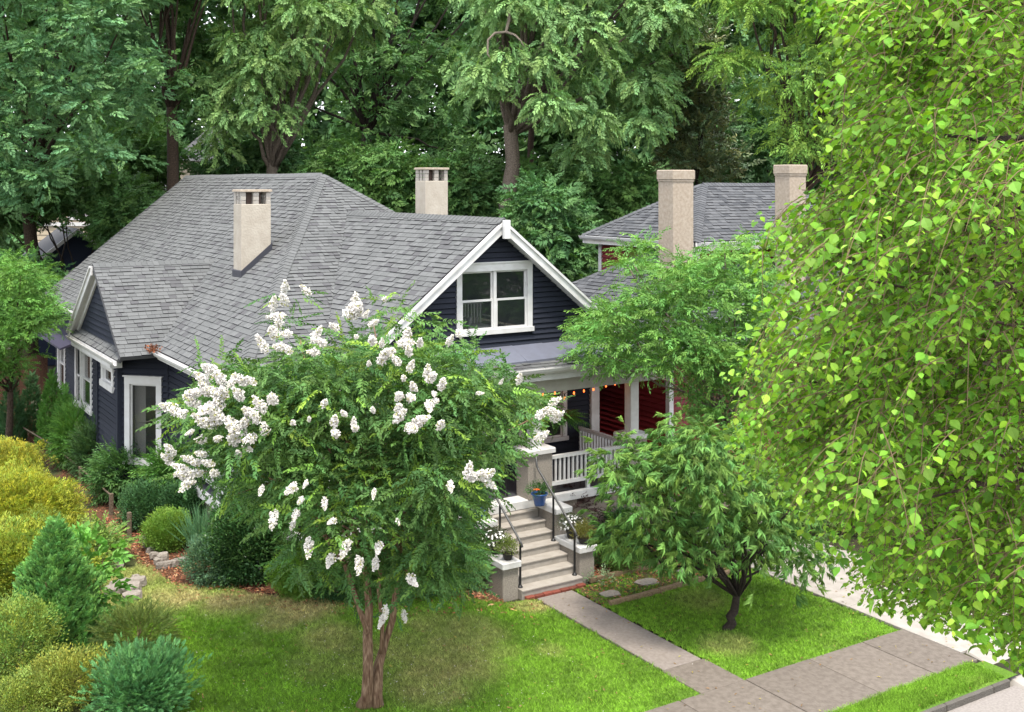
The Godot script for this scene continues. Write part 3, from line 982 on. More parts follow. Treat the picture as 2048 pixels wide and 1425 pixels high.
	ow.box(Vector3(16.5, 1.33, -22.62), Vector3(16.74, 3.92, -22.5))
	part(H, "corner_post", ow, M.white)
	# porch: floor, foundation, piers, columns, balustrades
	var fo := MB.new()
	fo.box(Vector3(7.62, -0.1, -25.6), Vector3(7.82, 1.16, -22.6))
	fo.hexa([Vector3(7.62, -0.1, -22.6), Vector3(7.82, -0.1, -22.6), Vector3(8.5, -0.1, -20.66), Vector3(8.36, -0.1, -20.46), Vector3(7.62, 1.16, -22.6), Vector3(7.82, 1.16, -22.6), Vector3(8.5, 1.16, -20.66), Vector3(8.36, 1.16, -20.46)])
	fo.box(Vector3(8.5, -0.1, -20.66), Vector3(16.2, 1.16, -20.46))
	fo.box(Vector3(16.0, -0.1, -25.6), Vector3(16.2, 1.16, -20.66))
	fo.box(Vector3(6.6, -0.1, -42), Vector3(7.62, 0.62, -25.6))
	part(H, "foundation", fo, M.foundation)
	var vt := MB.new()
	vt.box(Vector3(14.6, 1.02, -20.459), Vector3(14.95, 1.158, -20.44))
	part(H, "foundation_vent", vt, M.sooty)
	var pl := MB.new()
	pl.box(Vector3(8.36, 1.28, -25.6), Vector3(16.3, 1.33, -20.5))
	pl.hexa([Vector3(7.56, 1.28, -25.6), Vector3(8.36, 1.28, -25.6), Vector3(8.36, 1.28, -20.5), Vector3(7.56, 1.28, -22.6), Vector3(7.56, 1.33, -25.6), Vector3(8.36, 1.33, -25.6), Vector3(8.36, 1.33, -20.5), Vector3(7.56, 1.33, -22.6)])
	part(H, "porch_floor", pl, M.porch_floor)
	pl = MB.new()
	pl.box(Vector3(8.36, 1.165, -20.499), Vector3(16.32, 1.335, -20.36))
	pl.box(Vector3(7.46, 1.165, -25.6), Vector3(7.555, 1.335, -22.6))
	pl.hexa([Vector3(7.46, 1.165, -22.599), Vector3(7.555, 1.165, -22.599), Vector3(8.355, 1.165, -20.5), Vector3(8.3, 1.165, -20.37), Vector3(7.46, 1.335, -22.599), Vector3(7.555, 1.335, -22.599), Vector3(8.355, 1.335, -20.5), Vector3(8.3, 1.335, -20.37)])
	part(H, "floor_edge", pl, M.porch_white)
	for q in [[13.22, 13.85], [11.15, 11.75], [15.98, 16.5], [8.3, 8.85]]:
		var p := MB.new()
		var tall := 2.3
		p.cbox(Vector3(q[0], 1.336 if q[0] < 15 else -0.05, -20.82), Vector3(q[1], tall, -20.33), 0.015)
		part(H, "porch_pier", p, M.pier)
		p = MB.new()
		p.cbox(Vector3(q[0] - 0.06, tall + 0.002, -20.88), Vector3(q[1] + 0.06, tall + 0.11, -20.27), 0.02)
		part(H, "pier_cap", p, M.white)
		p = MB.new()
		var mx: float = (q[0] + q[1]) / 2
		p.cbox(Vector3(mx - 0.12, tall + 0.112, -20.7), Vector3(mx + 0.12, 3.618, -20.46), 0.012)
		part(H, "porch_column", p, M.white)
	for run in [[Vector3(13.87, 0, -20.5), Vector3(15.97, 0, -20.5)], [Vector3(8.87, 0, -20.5), Vector3(11.13, 0, -20.5)], [Vector3(16.2, 0, -20.9), Vector3(16.2, 0, -25.5)], [Vector3(7.62, 0, -22.7), Vector3(7.62, 0, -25.5)], [Vector3(8.28, 0, -20.85), Vector3(7.62, 0, -22.6)]]:
		var b := sub(H, "balustrade", run[0])
		var a3: Vector3 = run[0]
		var b3: Vector3 = run[1]
		for k in [[2.14, 0.09, 0.07], [1.555, 0.07, 0.08]]:
			var r := MB.new()
			r.bar(a3 + Vector3.UP * k[0], b3 + Vector3.UP * k[0], k[1], k[2])
			part(b, "rail", r, M.porch_white)
		var cnt := int(a3.distance_to(b3) / 0.115)
		var bl := MB.new()
		bl.box(Vector3(-0.022, 1.597, -0.022), Vector3(0.022, 2.103, 0.022))
		var bmesh := bl.mesh()
		for i in cnt:
			put(b, "baluster", bmesh, M.porch_white, Transform3D(Basis(), a3.lerp(b3, (i + 0.5) / cnt)))
		var ft := MB.new()
		var mid := a3.lerp(b3, 0.5)
		ft.box(mid + Vector3(-0.04, 1.337, -0.04), mid + Vector3(0.04, 1.514, 0.04))
		part(b, "foot_block", ft, M.porch_white)
	# chimneys
	chimney(H, "chimney", Vector3(9.1, 5.6, -27.55), Vector3(9.86, 8.02, -26.95), M.stucco, true, Vector2(0.846, 5.89))
	chimney(H, "chimney", Vector3(14.13, 5.6, -27.4), Vector3(14.82, 8.6, -26.8), M.stucco, true, Vector2.ZERO)
	var vtp := MB.new()
	vtp.cbox(Vector3(9.95, 6.45, -28.0), Vector3(10.2, 6.68, -27.7), 0.02)
	# steps
	var S := sub(H, "front_steps", Vector3(12.8, 0, -19.5))
	for i in 7:
		var z0 := -18.6 - i * 0.27
		var y1 := (i + 1) * 0.165
		var e := MB.new()
		e.box(Vector3(11.95 + 0.001 * i, -0.05 if i == 0 else i * 0.165 - 0.06, -20.46), Vector3(13.42 - 0.001 * i, y1 - 0.03, z0 - 0.012))
		part(S, "riser", e, M.riser)
		e = MB.new()
		e.cbox(Vector3(11.95, y1 - 0.029, z0 - 0.32), Vector3(13.42, y1, z0 + 0.008), 0.008)
		part(S, "tread", e, M.tread)
	var ts := MB.new()
	ts.cbox(Vector3(11.7, 1.17, -20.75), Vector3(13.5, 1.345, -20.34), 0.012)
	part(S, "threshold", ts, M.white)
	for s in [[11.58, 11.94], [13.43, 13.8]]:
		var low := MB.new()
		low.cbox(Vector3(s[0], -0.05, -19.6), Vector3(s[1], 0.62, -18.72), 0.012)
		part(S, "cheek_wall", low, M.pier)
		low = MB.new()
		low.cbox(Vector3(s[0] - 0.04, 0.622, -19.6), Vector3(s[1] + 0.04, 0.74, -18.66), 0.015)
		part(S, "cheek_cap", low, M.white)
		var hi := MB.new()
		hi.cbox(Vector3(s[0] + 0.003, -0.05, -20.455), Vector3(s[1] - 0.003, 1.19, -19.602), 0.012)
		part(S, "cheek_wall", hi, M.pier)
		hi = MB.new()
		hi.cbox(Vector3(s[0] - 0.035, 1.192, -20.335), Vector3(s[1] + 0.035, 1.31, -19.54), 0.015)
		part(S, "cheek_cap", hi, M.white)
	# handrails
	for x in [12.02, 13.34]:
		var hr := sub(H, "handrail", Vector3(x, 0, -19.5))
		for q in [[-18.78, 0.165, 1.05], [-19.55, 0.66, 1.62]]:
			var e := MB.new()
			e.box(Vector3(x - 0.016, q[1], q[0] - 0.016), Vector3(x + 0.016, q[2], q[0] + 0.016))
			e.lathe([[0.055, q[1]], [0.05, q[1] + 0.02], [0.025, q[1] + 0.05], [0.017, q[1] + 0.09]], Vector3(x, 0, q[0]), 10)
			part(hr, "post", e, M.black_iron)
		var r := MB.new()
		r.tube([Vector3(x, 0.98, -18.7), Vector3(x, 1.06, -18.76), Vector3(x, 2.02, -20.1), Vector3(x, 2.1, -20.18), Vector3(x, 2.3, -20.22)], [0.022, 0.024, 0.024, 0.024, 0.022], 8)
		part(hr, "rail", r, M.rail_grey, true)
	var pp := sub(H, "handrail", Vector3(13.1, 1.33, -20.9))
	var e2 := MB.new()
	e2.box(Vector3(12.98, 1.33, -20.93), Vector3(13.02, 2.2, -20.89))
	e2.lathe([[0.06, 1.332], [0.055, 1.35], [0.025, 1.4], [0.02, 1.45]], Vector3(13.0, 0, -20.91), 10)
	part(pp, "post", e2, M.black_iron)
	var st := MB.new()
	for i in 7:
		var b := MB.new()
		b.cbox(Vector3(11.99 + i * 0.205 + 0.004, -0.03, -18.585 + rng.randf_range(-0.01, 0.01)), Vector3(11.99 + i * 0.205 + 0.198, 0.05 + rng.randf_range(-0.008, 0.008), -18.48), 0.008)
		var g := rng.randf_range(0.7, 1.15)
		for k in b.c.size(): b.c[k] = Color(g, g, g)
		part(S, "brick", b, M.brick)
	var db := thing("leaf_clump", "clump of dead brown leaves caught in the white gutter corner", "leaves", Vector3(7.0, 4.2, -26.9))
	var xs := []
	var cs := []
	for i in 140:
		xs.append(orient(Vector3(rng.randfn(), rng.randfn(), rng.randfn()), rng.randf() * 6, rng.randf_range(0.5, 1.0), Vector3(6.98, 4.22, -27.05) + Vector3(rng.randfn() * 0.07, absf(rng.randfn()) * 0.06, rng.randfn() * 0.13)))
		cs.append(tone(Color(0.1, 0.035, 0.015), 0.4))
	var lf := MB.new()
	leaf_at(lf, Vector3.ZERO, Vector3.RIGHT, Vector3.UP, 0.09, 0.05)
	many(db, "dead_leaves", lf.mesh(), M.chips, xs, cs)
# ---------------------------------------------------------------- neighbours
func red_house() -> void:
	var H := thing("red_house", "red clapboard house with dark grey hip roofs and two tan chimneys beside the navy bungalow", "house", Vector3(22, 0, -24))
	var T2 := [Color(0.1, 0.103, 0.112), Color(0.084, 0.087, 0.096), Color(0.12, 0.122, 0.132), Color(0.066, 0.068, 0.077)]
	# upper hip roof
	var up := sub(H, "upper_roof", Vector3(22.1, 8.15, -24.7))
	var near := []
	var mb := MB.new()
	var deck := MB.new()
	var a := Vector3(22.1, 8.15, -24.7)
	var b := Vector3(25.4, 8.15, -24.7)
	var bl := Vector3(19.6, 6.64, -27.2)
	var fl := Vector3(19.6, 6.64, -22.2)
	var br := Vector3(27.9, 6.64, -27.2)
	var fr := Vector3(27.9, 6.64, -22.2)
	shingle_face([fl, a, bl], T2, 0.145, mb, deck, near)
	shingle_face([fl, fr, b, a], T2, 0.145, mb, deck, near)
	shingle_face([bl, br, b, a], T2, 0.145, mb, deck, near)
	shingle_face([fr, b, br], T2, 0.145, mb, deck, near)
	finish_shingles(up, mb, near, T2, "r", func(p: Vector2) -> bool: return p.x < 1540 and p.x > 1200, 150)
	part(up, "roof_deck", deck, M.deck)
	var nl := Vector3(-0.6, 1, 0).normalized()
	var nf := Vector3(0, 1, 0.6).normalized()
	var nb := Vector3(0, 1, -0.6).normalized()
	caps(up, fl, a, nl, nf, T2)
	caps(up, bl, a, nl, nb, T2)
	caps(up, a, b, nf, nb, T2)
	gutter(up, Vector3(19.58, 6.63, -27.2), Vector3(19.58, 6.63, -22.2), Vector3.LEFT)
	gutter(up, Vector3(19.6, 6.63, -22.18), Vector3(27.9, 6.63, -22.18), Vector3.BACK)
	var so := MB.new()
	so.box(Vector3(19.62, 6.4, -27.2), Vector3(27.8, 6.52, -22.25))
	part(up, "soffit", so, M.white)
	var w := sub(H, "upper_wall", Vector3(20, 5, -24.7))
	var out := PackedVector2Array([Vector2(-26.8, 4.4), Vector2(-22.6, 4.4), Vector2(-22.6, 6.4), Vector2(-26.8, 6.4)])
	boards(w, Vector3(20.0, 0, 0), Vector3.BACK, out, [], M.red, 0.12)
	core(w, Vector3(20.0, 0, 0), Vector3.BACK, out, [], M.red)
	var fout := PackedVector2Array([Vector2(20.0, 4.4), Vector2(27.5, 4.4), Vector2(27.5, 6.4), Vector2(20.0, 6.4)])
	boards(w, Vector3(0, 0, -22.6), Vector3.RIGHT, fout, [], M.red, 0.12)
	core(w, Vector3(0, 0, -22.6), Vector3.RIGHT, fout, [], M.red)
	for q in [Vector3(20.0, 0, -26.8), Vector3(20.0, 0, -22.6)]:
		var cb := MB.new()
		cb.box(q + Vector3(-0.05, 4.3, -0.07), q + Vector3(0.07, 6.4, 0.07))
		part(w, "corner_board", cb, M.white)
	var bk := MB.new()
	bk.box(Vector3(20.1, 4.4, -26.8), Vector3(27.5, 6.4, -26.7))
	bk.box(Vector3(27.4, 4.4, -26.7), Vector3(27.5, 6.4, -22.7))
	part(H, "far_walls", bk, M.red)
	# lower roof and walls
	var lo := sub(H, "lower_roof", Vector3(20, 5, -23))
	near = []
	mb = MB.new()
	deck = MB.new()
	var la := Vector3(20.5, 6.75, -23.6)
	var lb := Vector3(26.0, 6.75, -23.6)
	var lbl := Vector3(17.4, 4.65, -27.3)
	var lfl := Vector3(17.4, 4.3, -20.4)
	var lbr := Vector3(29.0, 4.5, -27.3)
	var lfr := Vector3(29.0, 4.3, -20.4)
	shingle_face([lfl, la, lbl], T2, 0.145, mb, deck, near)
	shingle_face([lfl, lfr, lb, la], T2, 0.145, mb, deck, near)
	finish_shingles(lo, mb, near, T2, "r", func(p: Vector2) -> bool: return p.x < 1500 and p.y < 720, 150)
	part(lo, "roof_deck", deck, M.deck)
	caps(lo, lfl, la, nl, nf, T2)
	gutter(lo, Vector3(17.4, 4.3, -20.38), Vector3(29, 4.3, -20.38), Vector3.BACK)
	var lw := sub(H, "lower_wall", Vector3(17.9, 2, -24))
	var lo2 := PackedVector2Array([Vector2(-27.0, 0.5), Vector2(-21.2, 0.5), Vector2(-21.2, 4.3), Vector2(-27.0, 4.3)])
	boards(lw, Vector3(17.9, 0, 0), Vector3.BACK, lo2, [], M.red, 0.13)
	core(lw, Vector3(17.9, 0, 0), Vector3.BACK, lo2, [], M.red)
	var lo3 := PackedVector2Array([Vector2(17.9, 0.5), Vector2(28.5, 0.5), Vector2(28.5, 4.2), Vector2(17.9, 4.2)])
	boards(lw, Vector3(0, 0, -21.2), Vector3.RIGHT, lo3, [], M.red, 0.13)
	core(lw, Vector3(0, 0, -21.2), Vector3.RIGHT, lo3, [], M.red)
	var cb2 := MB.new()
	cb2.box(Vector3(17.84, 0.4, -21.27), Vector3(17.97, 4.2, -21.13))
	part(lw, "corner_board", cb2, M.white)
	var base := MB.new()
	base.box(Vector3(17.95, -0.1, -27.0), Vector3(28.5, 0.5, -21.25))
	part(H, "foundation", base, M.foundation)
	chimney(H, "chimney", Vector3(18.72, 3.5, -22.62), Vector3(19.4, 8.52, -22.02), M.stucco_tan, false, Vector2.ZERO)
	chimney(H, "chimney", Vector3(22.48, 3.5, -22.2), Vector3(23.1, 8.68, -21.64), M.stucco_tan, false, Vector2.ZERO)

func small_buildings() -> void:
	# dark blue shed behind the bungalow
	var S := thing("garden_shed", "dark blue shed with white eaves standing behind the bungalow roof", "shed", Vector3(5.5, 0, -52))
	var p0 := at_d(70, 500, 50.0)
	p0.y = 0
	S.position = p0
	var w := MB.new()
	w.box(p0 + Vector3(0, 0, -3), p0 + Vector3(3.4, 4.6, 0))
	w.tri(p0 + Vector3(0, 4.6, 0.002), p0 + Vector3(3.4, 4.6, 0.002), p0 + Vector3(1.7, 5.9, 0.002))
	part(S, "walls", w, M.shed_blue)
	for s in [[-0.35, 1.7], [3.75, 1.7]]:
		var r := MB.new()
		var e := p0 + Vector3(s[0], 4.45, 0.5)
		var t := p0 + Vector3(s[1], 6.05, 0.5)
		var bk := Vector3(0, 0, -4)
		r.hexa([e, t, t + bk, e + bk, e + Vector3.UP * 0.08, t + Vector3.UP * 0.08, t + bk + Vector3.UP * 0.08, e + bk + Vector3.UP * 0.08])
		part(S, "roof_slope", r, M.deck)
		r = MB.new()
		r.hexa([e + Vector3(0, -0.1, 0.01), t + Vector3(0, -0.1, 0.01), t + Vector3(0, -0.1, 0.06), e + Vector3(0, -0.1, 0.06), e + Vector3(0, 0.09, 0.01), t + Vector3(0, 0.09, 0.01), t + Vector3(0, 0.09, 0.06), e + Vector3(0, 0.09, 0.06)])
		part(S, "eave_board", r, M.white)
	window(S, "window", p0 + Vector3(0, 0, 0.01), Vector3.RIGHT, Rect2(1.0, 3.0, 1.3, 1.2), 1, true, 0.1)
	# cream house far behind
	var C := thing("cream_house", "cream clapboard house with white sills half hidden by trees behind the dark shed", "house")
	var c0 := at_d(60, 440, 66.0)
	c0.y = 0
	C.position = c0
	var wl := sub(C, "wall", c0)
	var out := PackedVector2Array([Vector2(0, 0), Vector2(13, 0), Vector2(13, 7.6), Vector2(0, 7.6)])
	var holes := [Rect2(2.2, 6.0, 1.2, 1.4), Rect2(5.2, 6.0, 1.2, 1.4), Rect2(8.6, 6.0, 1.2, 1.4)]
	boards(wl, c0, rt, out, holes, M.cream_siding, 0.3)
	core(wl, c0, rt, out, holes, M.cream_siding)
	for h in holes: window(C, "window", c0, rt, h, 1, true, 0.14)
	var rf := MB.new()
	var q := c0 + Vector3.UP * 7.6
	rf.hexa([q - rt * 0.5 - fw * -0.5 + Vector3.ZERO - fw * 1.0, q + rt * 13.5 - fw * 0.5, q + rt * 13.5 + fw * 6, q - rt * 0.5 + fw * 6, q - rt * 0.5 - fw * 0.5 + Vector3.UP * 0.15, q + rt * 13.5 - fw * 0.5 + Vector3.UP * 0.15, q + rt * 13.5 + fw * 6 + Vector3.UP * 0.7, q - rt * 0.5 + fw * 6 + Vector3.UP * 0.7])
	part(C, "roof", rf, M.deck)
	var bt := MB.new()
	bt.bar(c0 + Vector3.UP * 5.75 - fw * 0.05, c0 + rt * 13 + Vector3.UP * 5.75 - fw * 0.05, 0.1, 0.22)
	part(C, "sill_band", bt, M.white)
	# pale house seen through the gap behind the ridge
	var P := thing("pale_house", "pale stucco house glimpsed between tree trunks behind the roof ridge", "house")
	var s0 := at_d(360, 400, 75.0)
	s0.y = 0
	P.position = s0
	var pw := MB.new()
	pw.hexa([s0, s0 + rt * 3.6, s0 + rt * 3.6 + fw * 6, s0 + fw * 6, s0 + Vector3.UP * 9.6, s0 + rt * 3.6 + Vector3.UP * 9.6, s0 + rt * 3.6 + fw * 6 + Vector3.UP * 9.6, s0 + fw * 6 + Vector3.UP * 9.6])
	part(P, "wall", pw, M.cream_siding)
	pw = MB.new()
	var t0 := s0 + Vector3.UP * 9.61
	pw.hexa([t0 - rt * 0.5 - fw * 0.5, t0 + rt * 4.1 - fw * 0.5, t0 + rt * 4.1 + fw * 6.5, t0 - rt * 0.5 + fw * 6.5, t0 + rt * 1.2 + fw * 3 + Vector3.UP * 2.5, t0 + rt * 2.4 + fw * 3 + Vector3.UP * 2.5, t0 + rt * 2.4 + fw * 3.2 + Vector3.UP * 2.5, t0 + rt * 1.2 + fw * 3.2 + Vector3.UP * 2.5])
	part(P, "roof", pw, M.deck)
	window(P, "window", s0 - fw * 0.02, rt, Rect2(0.3, 6.4, 1.3, 1.7), 1, true, 0.12)
	window(P, "window", s0 - fw * 0.02, rt, Rect2(1.9, 6.4, 1.3, 1.7), 1, true, 0.12)
	# brown board fence beside the rear of the bungalow
	var fn := thing("board_fence", "dark brown board fence between the rear of the bungalow and the shrubs", "fence", Vector3(5.5, 0, -43.5))
	for i in 22:
		var b := MB.new()
		var x := 2.2 + i * 0.24
		var g := rng.randf_range(0.75, 1.15)
		b.tint = Color(g, g, g)
		b.box(Vector3(x, -0.05, -43.5), Vector3(x + 0.23, 1.95 + rng.randf_range(-0.02, 0.02), -43.47 + rng.randf_range(0, 0.01)))
		part(fn, "fence_board", b, M.fence_brown)
	for y in [0.5, 1.6]:
		var b := MB.new()
		b.box(Vector3(2.2, y, -43.56), Vector3(7.45, y + 0.09, -43.501))
		part(fn, "fence_rail", b, M.fence_brown)

# ---------------------------------------------------------------- ground
const BED := [[5.6, -27.0], [5.85, -24.0], [6.1, -21.9], [6.8, -21.4], [7.6, -20.3], [8.55, -19.5], [9.75, -19.0], [10.9, -18.7], [11.97, -18.45]]
func bed_z(x: float) -> float:
	for i in BED.size() - 1:
		if x <= BED[i + 1][0]:
			return lerpf(BED[i][1], BED[i + 1][1], (x - BED[i][0]) / (BED[i + 1][0] - BED[i][0]))
	return -18.6
var dry_spots := []
# 0 grass, 1 bark mulch, 2 paved, 3 leaf-strewn earth, 4 rough garden ground
func kind(x: float, z: float) -> int:
	var j := nz.get_noise_2d(x * 60, z * 60) * 0.18
	if z > -12.05 or z < -44.2: return 2
	if z > -13.62 and z < -12.04: return 2
	if x > 12.18 and x < 13.07 and z > -18.5: return 2
	if x > 17.02: return 2
	if x > 11.55 and x < 13.82 and z < -18.5: return 2
	if x > 13.05 and z < -18.66: return 1
	if x > 13.05 and z < -17.45: return 3
	if x > 5.75 + j and x < 12.1 and z < bed_z(x) + j: return 1
	if x < 4.3 + j * 2 and z < -17.2: return 4
	if x <= 5.9 + j and z < -23.4: return 4
	return 0
func dry(x: float, z: float) -> float:
	var v := 0.0
	for s in dry_spots:
		var q: Vector3 = s[0]
		v = maxf(v, s[2] * (1.0 - smoothstep(0.35, 1.0, Vector2(x - q.x, (z - q.z)).length() / s[1])))
	var n := nz.get_noise_2d(x * 34, z * 34) * 0.5 + nz.get_noise_2d(x * 110 + 50, z * 110) * 0.35
	return clampf(v * (0.95 + n) + maxf(0, n - 0.22) * 0.5, 0, 1)
func grass_col(x: float, z: float) -> Color:
	var d := dry(x, z)
	var lush := Color(0.15, 0.3, 0.02)
	lush = lush * (1.0 + nz.get_noise_2d(x * 80, z * 80) * 0.35)
	return lush.lerp(Color(0.46, 0.38, 0.17), d * 0.85)
func ground() -> void:
	for s in [[330, 1190, 1.3, 0.9], [480, 1203, 1.1, 0.95], [600, 1218, 1.0, 0.95], [660, 1275, 0.8, 0.75], [560, 1240, 0.7, 0.7], [950, 1262, 0.9, 0.65], [890, 1300, 0.9, 0.55], [1000, 1300, 0.5, 0.4], [860, 1250, 0.7, 0.4], [270, 1150, 1.1, 0.8], [720, 1320, 0.8, 0.5], [860, 1370, 1.1, 0.5], [930, 1330, 0.9, 0.5], [820, 1300, 0.9, 0.5], [640, 1330, 0.8, 0.35], [230, 1195, 0.8, 0.8], [1060, 1215, 0.5, 0.7], [1455, 1290, 0.7, 0.55], [1400, 1200, 0.8, 0.35], [1100, 1300, 0.4, 0.4], [300, 1130, 0.8, 0.6], [1380, 1330, 0.4, 0.6]]:
		dry_spots.append([on_g(s[0], s[1]), s[2], s[3]])
	var g := MB.new()
	g.tint = Color(1, 1, 1)
	g.quad(Vector3(-300, -0.03, -400), Vector3(400, -0.03, -400), Vector3(400, -0.03, -11.4), Vector3(-300, -0.03, -11.4))
	struct("ground", g, M.soil)
	var r := MB.new()
	r.quad(Vector3(-300, -0.12, -11.3), Vector3(400, -0.12, -11.3), Vector3(400, -0.12, 200), Vector3(-300, -0.12, 200))
	struct("road", r, M.asphalt)
	# lawn sheet with its own colours
	var l := MB.new()
	var st := 0.16
	var x := 0.0
	while x < 17.0:
		var z := -44.0
		while z < -11.5:
			if kind(x + st / 2, z + st / 2) != 2 or z > -12.1:
				var cs := []
				for q in [Vector2(x, z), Vector2(x + st, z), Vector2(x + st, z + st), Vector2(x, z + st)]:
					var k := kind(q.x, q.y)
					var c := grass_col(q.x, q.y) * 0.75
					if k == 1: c = Color(0.14, 0.06, 0.034)
					elif k == 3: c = Color(0.12, 0.085, 0.04).lerp(Color(0.06, 0.1, 0.02), clampf(0.5 + nz.get_noise_2d(q.x * 90, q.y * 90), 0, 1))
					elif k == 4: c = Color(0.07, 0.075, 0.025)
					cs.append(c)
				var p := [Vector3(x, gh(x, z) - 0.004, z), Vector3(x + st, gh(x + st, z) - 0.004, z), Vector3(x + st, gh(x + st, z + st) - 0.004, z + st), Vector3(x, gh(x, z + st) - 0.004, z + st)]
				for t in [0, 1, 2, 0, 2, 3]:
					l.v.append(p[t])
					l.c.append(cs[t])
			z += st
		x += st
	struct("lawn", l, M.lawn)
	# paths
	var wk := MB.new()
	wk.cbox(Vector3(12.2, -0.08, -18.46), Vector3(13.05, 0.012, -14.62), 0.01)
	var walk := struct("front_path", wk, M.concrete_pink)
	wk = MB.new()
	wk.cbox(Vector3(12.16, -0.08, -14.6), Vector3(13.1, 0.014, -13.63), 0.01)
	part(walk, "slab", wk, M.concrete_grey)
	var swk := Node3D.new()
	swk.name = "sidewalk"
	add_child(swk)
	swk.set_meta("kind", "structure")
	var xs := [-8.0, -5.4, -2.8, -0.2, 2.4, 4.2, 5.7, 7.2, 8.7, 10.2, 11.7, 13.12, 14.6, 15.95, 17.04]
	for i in xs.size() - 1:
		var s := MB.new()
		var t := rng.randf_range(0.88, 1.06)
		s.tint = Color(t, t, t)
		s.cbox(Vector3(xs[i] + 0.008, -0.08, -13.62), Vector3(xs[i + 1] - 0.008, 0.012 + rng.randf_range(0, 0.006), -12.06), 0.008)
		part(swk, "slab", s, M.concrete_grey)
	# drive
	var dv := Node3D.new()
	dv.name = "driveway"
	add_child(dv)
	dv.set_meta("kind", "structure")
	var zs := [-20.2, -17.4, -14.9, -12.4]
	for i in 3:
		var s := MB.new()
		s.cbox(Vector3(17.05, -0.08, zs[i] + 0.008), Vector3(19.6, 0.014 + 0.002 * i, zs[i + 1] - 0.008), 0.008)
		part(dv, "slab", s, M.drive)
	var ap := MB.new()
	ap.hexa([Vector3(17.0, -0.3, -12.39), Vector3(20.0, -0.3, -12.39), Vector3(20.8, -0.3, -11.1), Vector3(16.75, -0.3, -11.1), Vector3(17.21, 0.012, -12.39), Vector3(19.7, 0.012, -12.39), Vector3(20.6, -0.09, -11.1), Vector3(16.95, -0.09, -11.1)])
	part(dv, "apron", ap, M.drive)
	# kerb stones
	var kb := Node3D.new()
	kb.name = "kerb"
	add_child(kb)
	kb.set_meta("kind", "structure")
	var kx := -10.0
	while kx < 16.8:
		var s := MB.new()
		var t := rng.randf_range(0.8, 1.1)
		s.tint = Color(t, t, t)
		var e := minf(kx + 1.2, 16.85)
		s.cbox(Vector3(kx + 0.006, -0.2, -11.43), Vector3(e - 0.006, -0.005, -11.3 + rng.randf_range(-0.006, 0.006)), 0.018)
		part(kb, "kerb_stone", s, M.kerb)
		kx += 1.2
	# grass blades
	var tuft := MB.new()
	var rr := RandomNumberGenerator.new()
	rr.seed = 5
	for i in 9:
		var p := Vector3(rr.randf_range(-0.05, 0.05), 0, rr.randf_range(-0.05, 0.05))
		var a := rr.randf() * TAU
		var s := Vector3(cos(a), 0, sin(a)) * 0.0055
		var lean := Vector3(rr.randfn(), 0, rr.randfn()) * 0.026
		var k := rr.randf_range(0.75, 1.3)
		tuft.tint = Color(k, k, k)
		var h := rr.randf_range(0.025, 0.065)
		tuft.tri(p - s, p + s, p + lean + Vector3.UP * h)
		tuft.tri(p - s, p + s, p + lean * 0.4 + Vector3.UP * h * 0.6)
	var gx := []
	var gc := []
	for i in 85000:
		var q := Vector2(rng.randf_range(3.0, 17.0), rng.randf_range(-25.5, -11.5))
		if i % 9 == 0: q = Vector2(rng.randf_range(12.5, 16.8), rng.randf_range(-12.05, -11.47))
		var k := kind(q.x, q.y)
		if k == 3 and rng.randf() < 0.6: continue
		if not (k == 0 or k == 3) and not (q.y > -12.05 and q.y < -11.47 and q.x < 16.85): continue
		gx.append(Transform3D(Basis(Vector3.UP, rng.randf() * TAU) * Basis.from_scale(Vector3(1, rng.randf_range(0.6, 1.25), 1)), Vector3(q.x + rng.randf_range(-0.05, 0.05), gh(q.x, q.y) - 0.006, q.y + rng.randf_range(-0.05, 0.05))))
		gc.append(grass_col(q.x, q.y) * rng.randf_range(0.6, 1.55))
	var gm := many(self, "grass", tuft.mesh(), M.grass, gx, gc, true)
	gm.set_meta("label", "mown green lawn grass with tan dry patches before the bungalow")
	gm.set_meta("category", "grass")
	# mulch chips and dead leaves
	var chip := MB.new()
	leaf_at(chip, Vector3.ZERO, Vector3.RIGHT, Vector3.UP, 0.07, 0.022, 0.4, 0.1)
	var cx := []
	var cc := []
	for i in 60000:
		var q := Vector2(rng.randf_range(5.5, 17.0), rng.randf_range(-40, -17.4))
		if q.y < -27 and rng.randf() < 0.5: q.y = rng.randf_range(-27, -18)
		var k := kind(q.x, q.y)
		if k == 1 or (k == 3 and rng.randf() < 0.5) or (k == 0 and q.x < 12 and q.y < bed_z(q.x) + 0.9 and rng.randf() < 0.2):
			if q.x > 7.6 and q.y < -20.6: continue
			cx.append(orient(Vector3(rng.randfn(), rng.randfn() * 0.25, rng.randfn()), rng.randf_range(-0.6, 0.6), rng.randf_range(0.6, 1.6), Vector3(q.x, gh(q.x, q.y) + rng.randf_range(0.0, 0.03), q.y)))
			cc.append(tone(Color(0.17, 0.065, 0.034) if rng.randf() < 0.75 else Color(0.23, 0.14, 0.075), 0.4, 0.1))
	var cm := many(self, "bark_mulch", chip.mesh(), M.chips, cx, cc, true)
	cm.set_meta("label", "reddish brown bark mulch spread over the planting beds")
	cm.set_meta("category", "mulch")
	# fallen leaves and petals
	var fx := []
	var fc := []
	for i in 1500:
		var q := Vector2(rng.randf_range(4.5, 19), rng.randf_range(-22, -11.4))
		var petal := i % 3 == 0
		if petal: q = Vector2(7.6 + rng.randfn() * 1.6, -16.4 + rng.randfn() * 1.5)
		if kind(q.x, q.y) == 1 or q.y < bed_z(q.x): continue
		fx.append(orient(Vector3(rng.randfn(), rng.randfn() * 0.2, rng.randfn()), rng.randf_range(-0.5, 0.5), rng.randf_range(0.3, 0.5) if petal else rng.randf_range(0.5, 1.2), Vector3(q.x, gh(q.x, q.y) + (0.03 if kind(q.x, q.y) == 2 else 0.045), q.y)))
